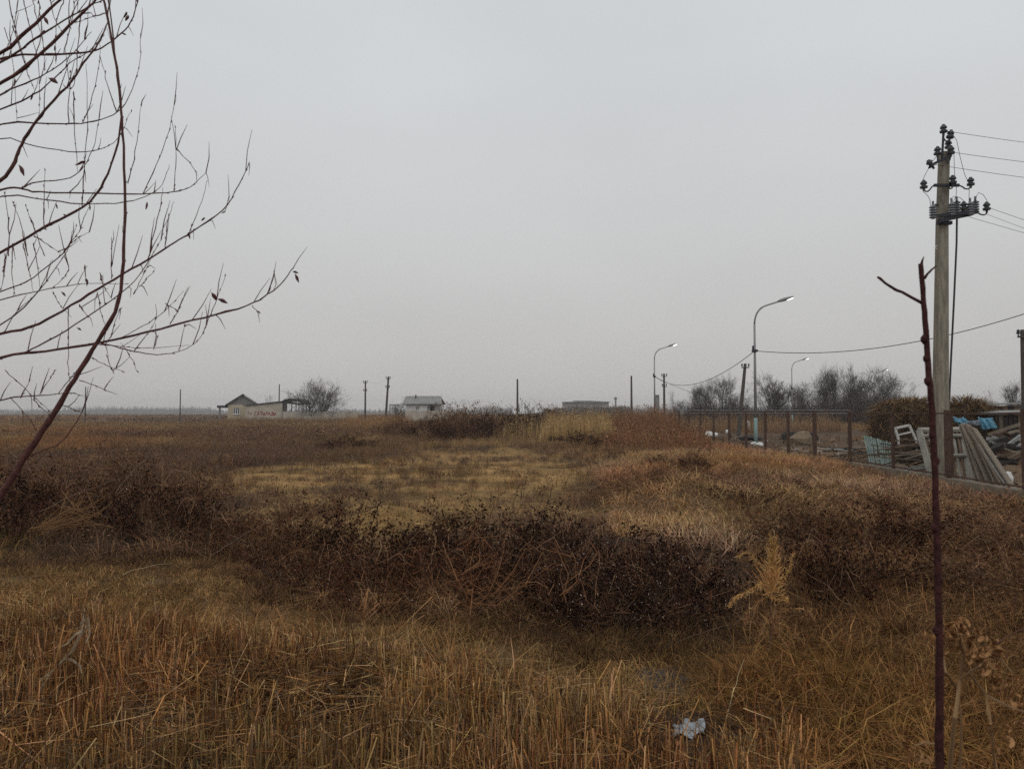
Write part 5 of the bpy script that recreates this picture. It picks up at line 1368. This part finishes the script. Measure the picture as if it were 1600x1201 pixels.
def dead_leaf_stalk():
    g = P(60, 1085, 5.3); g.z = gzf(g.x, g.y)
    t = thing('withered_stalk', 'grey withered corn-like stalk with shredded leaves in the left stubble', 'stalk', g)
    m = mat('grey_husk', (.24, .18, .115), .95, .4, 14, .3, spec=.1)
    mb = MB(); mb.tube([P(56, 1090, 5.1), P(80, 1050, 5.2), P(110, 1020, 5.25), P(128, 985, 5.3), P(132, 950, 5.4)], [.007, .0075, .007, .006, .003], 7).build('stem', m, t)
    for pl in ([(112, 1018), (124, 995), (136, 980), (130, 952)], [(128, 985), (118, 990), (105, 1005), (95, 1010)], [(80, 1050), (70, 1056), (50, 1075), (40, 1088)], [(100, 1028), (112, 1030), (125, 1040), (128, 1052)], [(125, 975), (138, 965), (140, 990), (134, 1005)]):
        q = MB(); ribbon(q, [P(a, b, 5.2 - .03 * i) for i, (a, b) in enumerate(pl)], .022); o = q.build('dry_leaf', m, t)
        md = o.modifiers.new('thickness', 'SOLIDIFY'); md.thickness = .003
dead_leaf_stalk()

def litter():
    c = P(1076, 1150, 4.75); c.z = gzf(c.x, c.y) + .02; r = random.Random(2); n = 9; vs = []; fs = []
    for j in range(6):
        for i in range(n):
            u, v = i / (n - 1) - .5, j / 5 - .5
            vs.append(c + Vector((.20 * u + .04 * v + r.uniform(-.012, .012), .15 * v * (1 - .7 * abs(u) + .1 * math.sin(u * 6)) + .03 * u, .014 * math.sin(u * 11 + v * 5) + r.uniform(-.01, .01) + .035 * (v + .5))))
    for j in range(5):
        for i in range(n - 1): fs.append((j * n + i, j * n + i + 1, (j + 1) * n + i + 1, (j + 1) * n + i))
    o = MB()._a(vs, fs).build('plastic_scrap', mat('grey_white_plastic', (.29, .31, .33), .55, .45, 16, spec=.25), None, True)
    md = o.modifiers.new('thickness', 'SOLIDIFY'); md.thickness = .002
    tag(o, 'crumpled white plastic scrap lying in the straw at the bottom', 'litter')
litter()

def sapling():
    Y = 1.35; m = mat('sapling_bark', (.060, .022, .020), .8, .45, 60, .5, spec=.15)
    pl = [(1470, 1260), (1467, 1150), (1468, 1000), (1464, 850), (1461, 750), (1456.5, 640), (1450, 570), (1445.5, 500), (1441.5, 450), (1438.5, 412)]
    g = Vector((P(1474, 1200, Y).x, Y, 0)); g.z = gzf(g.x, Y)
    t = thing('bare_sapling', 'dark reddish cut sapling with two side twigs close to the camera at right', 'sapling', g)
    pts = [g - Vector((0, 0, .05))] + [P(a, b, Y) for a, b in pl]; k = Y / FPX
    rad = [6.6, 6.2, 6.0, 5.5, 5.0, 4.7, 4.5, 4.3, 4.0, 3.7, 3.5]
    r2 = random.Random(1); pp = []; rr = []
    for i in range(len(pts) - 1):
        for s in range(4):
            u = s / 4; pp.append(pts[i].lerp(pts[i + 1], u) + Vector((r2.gauss(0, .0004), 0, 0))); rr.append((rad[i] * (1 - u) + rad[i + 1] * u) * k * r2.uniform(.95, 1.08))
    pp.append(pts[-1]); rr.append(rad[-1] * k)
    MB().tube(pp, rr, 10).build('stem', m, t, True)
    def tw(pl, ra): MB().tube([P(a, b, Y) for a, b in pl], [x * k for x in ra], 7).build('twig', m, t, True)
    tw([(1440, 473), (1425, 465), (1409, 456), (1400, 453), (1384, 443), (1375, 435), (1371, 432.5)], [2.6, 2.3, 2.2, 2.4, 1.9, 2.2, 1.6])
    tw([(1444, 435), (1449, 428), (1456, 421), (1463, 415.5)], [2.5, 1.9, 1.6, 1.2])
    tw([(1440, 412), (1441.5, 406), (1443.5, 401)], [2.2, 1.5, .6])
    for a, b in ((1449.5, 595), (1462.5, 720), (1460, 825), (1444, 530), (1468, 905), (1463, 985), (1470, 1050), (1448, 560), (1457, 680)): MB().lathe(P(a, b, Y), [(.002, -.009), (.0062, -.003), (.0062, .003), (.002, .009)], 8).build('bud', m, t)
sapling()

def curly_weed():
    Y = 1.45; r = random.Random(7); g = Vector((P(1490, 1200, Y).x, Y, 0)); g.z = gzf(g.x, Y)
    t = thing('curled_weed', 'withered weed with curled brown leaves in the lower right corner', 'weed', g)
    m = mat('curled_leaf', (.36, .19, .085), .9, .4, 25, .2, spec=.1); ms = mat('curled_weed_stem', (.27, .165, .085), .9, spec=.1)
    def st(pl, w):
        MB().tube([P(a, b, Y + r.uniform(-.04, .04)) for a, b in pl], [w * (1 - .5 * i / len(pl)) for i in range(len(pl))], 5).build('stem', ms, t)
    base = [(1483, 1300), (1484, 1201), (1492, 1120), (1500, 1060), (1505, 1020), (1498, 990)]
    st([(1480, 1950)] + base, .005)
    st([(1500, 1060), (1530, 1040), (1545, 1025), (1565, 1030), (1580, 1050)], .003); st([(1505, 1040), (1540, 1085), (1580, 1105), (1620, 1118)], .003); st([(1500, 1300), (1500, 1201), (1502, 1130), (1497, 1075)], .003)
    st([(1495, 1075), (1478, 1050), (1474, 1025)], .0025); st([(1470, 1163), (1445, 1160), (1430, 1164)], .0025); st([(1560, 1300), (1555, 1201), (1548, 1130), (1540, 1080)], .003)
    for (cx, cy, n, s) in ((1500, 995, 16, 26), (1480, 995, 9, 18), (1520, 1010, 12, 26), (1545, 1030, 9, 24), (1575, 1055, 5, 26), (1430, 1175, 7, 26), (1590, 1110, 4, 24), (1545, 1150, 4, 26), (1600, 1160, 4, 30)):
        for k in range(n):
            x, y, a = cx + r.uniform(-s, s), cy + r.uniform(-s, s) * .7, r.uniform(0, 6.28); pts = []
            L = r.uniform(12, 24)
            for i in range(9):
                pts.append(P(x, y, Y + r.uniform(-.006, .006) - .006 * i)); x += math.cos(a) * L / 5; y += math.sin(a) * L / 5; a += r.uniform(.1, .8)
            q = MB(); ribbon(q, pts, r.uniform(.008, .016), (r.uniform(-.6, .6), -1, r.uniform(-.6, .6))); q.build('curled_leaf', m, t)
curly_weed()

# ------------------------------------------------------------------ bare young tree leaning in from the left
def near_tree():
    r = random.Random(17); Y0 = 2.2
    m = mat('red_brown_bark', (.105, .042, .036), .75, .45, 45, .4, spec=.2); ml = mat('withered_leaf', (.10, .035, .035), .7, .3, 30)
    g = Vector((P(-520, 1200, Y0).x, Y0, 0)); g.z = gzf(g.x, Y0)
    t = thing('young_tree', 'leafless young tree with reddish stem and thin branches reaching in from the left', 'tree', g)
    def TP(px, y, dy=0.0): return P(px, y, Y0 + dy)
    def trunkx(y): return float(np.interp(y, [-500, 0, 700, 1200, 1700], [-430, -440, -470, -500, -520]))
    MB().tube([g - Vector((0, 0, .1))] + [TP(trunkx(y), y) for y in (1500, 1200, 900, 600, 300, 0, -300, -520)], [.05, .045, .042, .04, .036, .031, .026, .02, .012], 9).build('trunk', m, t, True)
    k = Y0 / FPX / 2
    twigs = MB(); leaves = []
    main = []
    def bough(pl, w0, w1, dy, twig=0, conn=False, name='bough'):
        """polyline in photo pixels; widths in photo pixels"""
        q = [(a, b, dy) for a, b in pl]
        if conn:
            a, b = pl[0]; yt = b + 230; q = [(trunkx(yt), yt, 0.0), (trunkx(yt) * .5 + a * .5, b + 95, dy * .6)] + q
        pts = [P(a, b, Y0 + d) for a, b, d in q]
        pp = pts; ww = list(np.linspace(w0, w1, len(pts))) if not hasattr(w0, '__len__') else list(w0)
        if conn: ww = [w0 * 1.15, w0 * 1.05] + list(np.linspace(w0, w1, len(pts) - 2))
        for _ in range(2):      # corner cutting keeps the bough supple
            np_, nw = [pp[0]], [ww[0]]
            for i in range(len(pp) - 1):
                np_ += [pp[i].lerp(pp[i + 1], .22), pp[i].lerp(pp[i + 1], .78)]; nw += [ww[i] * .78 + ww[i + 1] * .22, ww[i] * .22 + ww[i + 1] * .78]
            pp, ww = np_ + [pp[-1]], nw + [ww[-1]]
        n = len(pp)
        pp = [p + Vector((r.gauss(0, .0009), r.gauss(0, .001), r.gauss(0, .0009))) if 0 < i < n - 1 else p for i, p in enumerate(pp)]
        f = .92 if name == 'stem' else .6
        rad = [w * k * f * r.uniform(.9, 1.15) * (1.3 if r.random() < .07 else 1) for w in ww]
        if name == 'twig': MB().tube(pp, rad, 5).build('twig', m, t, True)
        else: MB().tube(pp, rad, 7).build(name, m, t, True)
        for _ in range(max(3, n // 3)):
            i = r.randint(1, n - 2); p = pp[i]; d = (pp[i + 1] - pp[i - 1]).normalized(); sd = d.orthogonal().normalized(); sd.rotate(Matrix.Rotation(r.uniform(0, 6.28), 3, d))
            R0 = rad[i]; twigs.tube([p, p + sd * R0 + d * .003, p + sd * (R0 + .0025) + d * .008], [.0018, .0016, .0004], 4)
        for _ in range(twig):
            i = r.randint(n // 3 if conn else 1, n - 2); p = pp[i]; d = (pp[i + 1] - pp[i - 1]).normalized()
            sd = 1 if r.random() < .72 else -1
            e = (d * r.uniform(.2, .8) + Vector((r.uniform(-.25, .35), r.uniform(-.5, .5), sd * r.uniform(.5, 1.1)))).normalized(); L = r.uniform(.025, .11) if sd > 0 else r.uniform(.015, .05)
            q2 = [p, p + e * L * .5 + Vector((0, 0, .004)), p + e * L + Vector((r.uniform(-.01, .01), 0, .012 * sd))]
            wq = r.uniform(1.2, 1.9); twigs.tube(q2, [wq * k, wq * .8 * k, .5 * k], 4)
    Z6 = lambda l: [(a / 3, b / 3) for a, b in l]
    Z7 = lambda l: [(a * .4, b * .4 + 380) for a, b in l]
    A = [(-520, 1560), (-300, 1180), (-120, 935), (0, 776), (40, 712), (80, 652), (112, 600), (148, 540), (186, 482), (194, 400), (196, 300), (191, 190), (187, 133), (173, 53), (162, 0), (146, -70)]
    bough(A, [26, 22, 17, 12.5, 11, 9.6, 8.4, 7.2, 6.2, 5.0, 4.6, 4.3, 4.1, 3.9, 3.7, 3.4], 4.5, 0, 4, name='stem')
    bough([(0, 556), (60, 550), (148, 538), (240, 516), (332, 493), (392, 476), (432, 452), (459, 418)], 8, 2.2, .04, 7, True)
    bough([(0, 520), (52, 512), (120, 472), (172, 440), (224, 410), (272, 380), (293, 366), (346, 333), (370, 296), (390, 253)], 7, 1.8, -.12, 6, True)
    bough([(0, 397), (67, 356), (140, 320), (166, 280), (188, 215), (190, 165), (180, 95), (170, 0), (160, -60)], 7, 3, .07, 5, True)
    bough([(0, 294), (35, 294), (60, 302), (200, 303), (270, 302), (300, 292), (323, 269)], 6, 1.2, .12, 5, True)
    bough(Z6([(0, 900), (250, 945), (480, 960), (650, 940), (760, 880), (795, 770)]), 4, 1.1, .18, 4, True)
    bough(Z6([(0, 870), (80, 740), (100, 670), (180, 550), (260, 460), (340, 380), (400, 285), (470, 200), (500, 120), (515, 0)]), 9, 2, -.1, 6, True)
    bough(Z6([(0, 630), (150, 685), (350, 715), (480, 705), (560, 650), (615, 520)]), 3.5, 1, .2, 3, True)
    bough(Z6([(0, 567), (250, 583), (400, 578), (520, 550), (600, 480), (660, 300), (658, 155)]), 4.2, 1, .1, 3, True)
    bough(Z6([(0, 400), (180, 265), (350, 100), (450, 0), (520, -80)]), 8.5, 4, -.2, 6, True)
    bough(Z6([(0, 265), (150, 125), (280, 0), (380, -90)]), 9, 5, -.05, 5, True)
    bough(Z6([(0, 255), (300, 258), (440, 245), (540, 185), (610, 120), (650, 0), (660, -60)]), 6, 1.6, .15, 6, True)
    bough(Z6([(0, 300), (120, 215), (250, 125), (380, 50), (480, 0)]), 6, 2.5, .02, 5, True)
    bough(Z6([(0, 512), (150, 455), (250, 370), (330, 290), (440, 230), (500, 120)]), 4.5, 1.2, .22, 4, True)
    bough(Z6([(0, 450), (80, 405), (200, 360), (330, 265), (430, 150)]), 4.5, 1.2, -.16, 4, True)
    bough(Z6([(100, 885), (150, 855), (320, 840), (390, 790), (440, 690), (468, 540)]), 4, 1, .12, 3)
    bough([(0, 621), (60, 618), (105, 613), (132, 618)], 4, 1.2, .05, 2, True)
    bough([(154, 534), (172, 540), (216, 550), (248, 555), (280, 550), (312, 532), (324, 504)], 3.5, 1, .03, 7)
    bough(Z7([(0, 190), (110, 150), (250, 40), (290, -20), (320, -60)]), 4, 1.2, .25, 4, True)
    bough(Z7([(0, 220), (130, 190), (330, 155), (500, 158)]), 3.5, 1, .15, 4, True)
    bough(Z7([(0, 330), (140, 210), (260, 40), (300, -70)]), 4, 1, .2, 4, True)
    bough(Z7([(100, 425), (240, 355), (400, 250), (520, 160), (600, 40), (640, -40)]), 4, 1, -.05, 6)
    bough(Z7([(0, 380), (60, 270), (140, 200)]), 3, 1, -.1, 2, True)
    bough([(48, 712), (60, 707), (100, 690), (128, 645), (134, 622)], 4, 1.4, .0, 2)
    tw6 = [[(300, 250), (330, 130), (355, 0), (360, -60)], [(320, 580), (330, 330)], [(390, 580), (440, 430), (470, 270), (465, 180)], [(600, 860), (640, 690), (660, 490)],
           [(670, 908), (740, 760), (800, 590), (825, 445)], [(815, 900), (824, 760), (822, 590)], [(385, 970), (395, 770), (410, 600), (405, 300)], [(205, 1070), (206, 920), (212, 795)],
           [(880, 1100), (930, 990), (975, 845)], [(700, 1200), (745, 1000), (765, 880)], [(775, 1160), (780, 1050), (815, 945)], [(523, 1250), (523, 1110)], [(545, 525), (500, 380), (470, 270)],
           [(825, 695), (920, 795), (922, 860)], [(345, 430), (350, 600), (365, 810)], [(40, 1200), (40, 1050), (20, 900)], [(130, 1200), (100, 1060), (65, 950)], [(210, 1200), (150, 1050), (120, 960)],
           [(1040, 1000), (1060, 985), (1072, 920)], [(280, 1200), (340, 1130), (420, 1085)], [(160, 1105), (230, 1150), (275, 1180)], [(60, 120), (130, 350), (160, 420)], [(20, 130), (60, 260), (80, 570)],
           [(180, 0), (200, 160), (210, 330)], [(110, 0), (140, 130), (190, 330), (185, 520)], [(85, 0), (60, 160), (0, 300)], [(150, -20), (165, 60), (215, 260)], [(230, -20), (250, 80), (290, 150)],
           [(40, 0), (90, 200), (130, 330)], [(300, 0), (260, 90), (262, 300)], [(380, 50), (370, 180), (350, 400), (330, 420)], [(500, 60), (420, 85), (350, 110)]]
    for pl in tw6: bough(Z6(pl), r.uniform(2.2, 3), 1, r.uniform(-.15, .2), 1, name='twig')
    tw7 = [[(525, 420), (580, 350), (615, 290)], [(665, 318), (705, 245), (735, 170)], [(470, 370), (600, 300), (660, 250), (715, 185)], [(645, 235), (690, 262)], [(825, 280), (850, 210), (880, 125)],
           [(1050, 190), (1070, 110)], [(985, 243), (1008, 268)], [(700, 420), (720, 320)], [(600, 415), (615, 360), (600, 345)], [(380, 395), (560, 412), (740, 398)], [(500, 430), (520, 460), (535, 500)],
           [(360, 445), (430, 485), (490, 503)], [(415, 435), (445, 510)], [(310, 535), (380, 558), (460, 592)], [(265, 250), (270, 380), (262, 480), (275, 550)], [(380, 190), (400, 300), (420, 330)],
           [(435, 140), (437, 0)], [(20, 495), (130, 600), (205, 665)], [(40, 600), (110, 680), (152, 755)], [(130, 610), (160, 640), (200, 675)], [(155, 590), (215, 495)], [(80, 605), (120, 530)], [(230, 585), (300, 495)],
           [(245, 632), (310, 655), (375, 690)], [(50, 0), (45, 100), (55, 210)], [(90, 0), (110, 90), (130, 190)], [(130, 0), (150, 110), (155, 170)], [(20, 40), (15, 110), (5, 190)], [(250, 50), (275, 110), (200, 180)],
           [(390, 115), (410, 180), (440, 220)], [(330, 85), (335, 150)], [(205, 190), (230, 235), (280, 290)], [(310, 240), (345, 290)], [(430, 370), (450, 300), (470, 255)], [(520, 200), (560, 130), (600, 30)], [(545, 170), (580, 130), (600, 110)],
           [(60, 900), (150, 915), (250, 945), (350, 965)], [(0, 1165), (80, 1120), (180, 1010), (260, 960)]]
    for pl in tw7: bough(Z7(pl), r.uniform(2.0, 2.8), .9, r.uniform(-.05, .06), 1, name='twig')
    kind(twigs.build('side_twigs', m, t), 'stuff')
    def leaf(px, py, ang, L, dy=0.0, w=.4):
        c = P(px, py, Y0 + dy - .01); L = L * Y0 / FPX; q = MB(); vs = []; fs = []; n = 6
        e = Vector((math.cos(ang), r.uniform(-.3, .3), -math.sin(ang))); s = e.cross(Vector((r.uniform(-.3, .3), -1, .3))).normalized()
        for i in range(n):
            u = i / (n - 1); ww = math.sin(math.pi * min(.97, max(.04, u))) * L * w * .5; cen = c + e * L * u + Vector((0, -.002, -.25 * L * u * u))
            vs += [cen - s * ww + Vector((0, .003, 0)), cen + Vector((0, -.002, 0)), cen + s * ww + Vector((0, .003, 0))]
            if i:
                o = 3 * i; fs += [(o - 3, o - 2, o + 1, o), (o - 2, o - 1, o + 2, o + 1)]
        ob = q._a(vs, fs).build('leaf', ml, t, True)
        md = ob.modifiers.new('thickness', 'SOLIDIFY'); md.thickness = .0006
    for a in [(457, 424, .1, 10), (461, 428, 1.1, 12), (338, 470, -1.9, 18), (340, 467, .2, 16), (76, 122, .35, 19), (134, 252, 3.0, 16), (30, 258, 1.0, 16), (315, 345, -1.1, 9), (294, 364, 1.2, 8), (230, 316, 1.6, 10),
              (196, 33, -1.3, 14), (194, 28, -1.0, 12), (118, 78, .6, 9), (87, 318, 1.2, 7), (140, 320, 1.4, 7), (66, 354, .5, 8), (24, 124, 1.9, 8), (52, 146, 2.1, 9), (68, 26, .9, 14), (70, 48, 2.4, 14), (98, 335, .1, 6), (96, 456, .6, 9), (136, 436, 1.4, 8), (120, 512, .3, 8), (190, 52, .2, 8), (86, 72, 1.5, 7)]:
        leaf(*a, dy=r.uniform(-.05, .05))
near_tree()

# ------------------------------------------------------------------ hazy air
hz_mb = MB().box((0, 690, 12.5), (3600, 1600, 29.0))
hm = bpy.data.materials.new('haze_air'); hm.use_nodes = True; hm.node_tree.nodes.clear()
ho = hm.node_tree.nodes.new('ShaderNodeOutputMaterial'); hv = hm.node_tree.nodes.new('ShaderNodeVolumePrincipled')
hv.inputs['Color'].default_value = (0.93, 0.94, 0.96, 1); hv.inputs['Density'].default_value = 0.0005; hv.inputs['Anisotropy'].default_value = 0.1
hm.node_tree.links.new(hv.outputs[0], ho.inputs['Volume'])
haze = hz_mb.build('haze', hm); kind(haze, 'stuff')
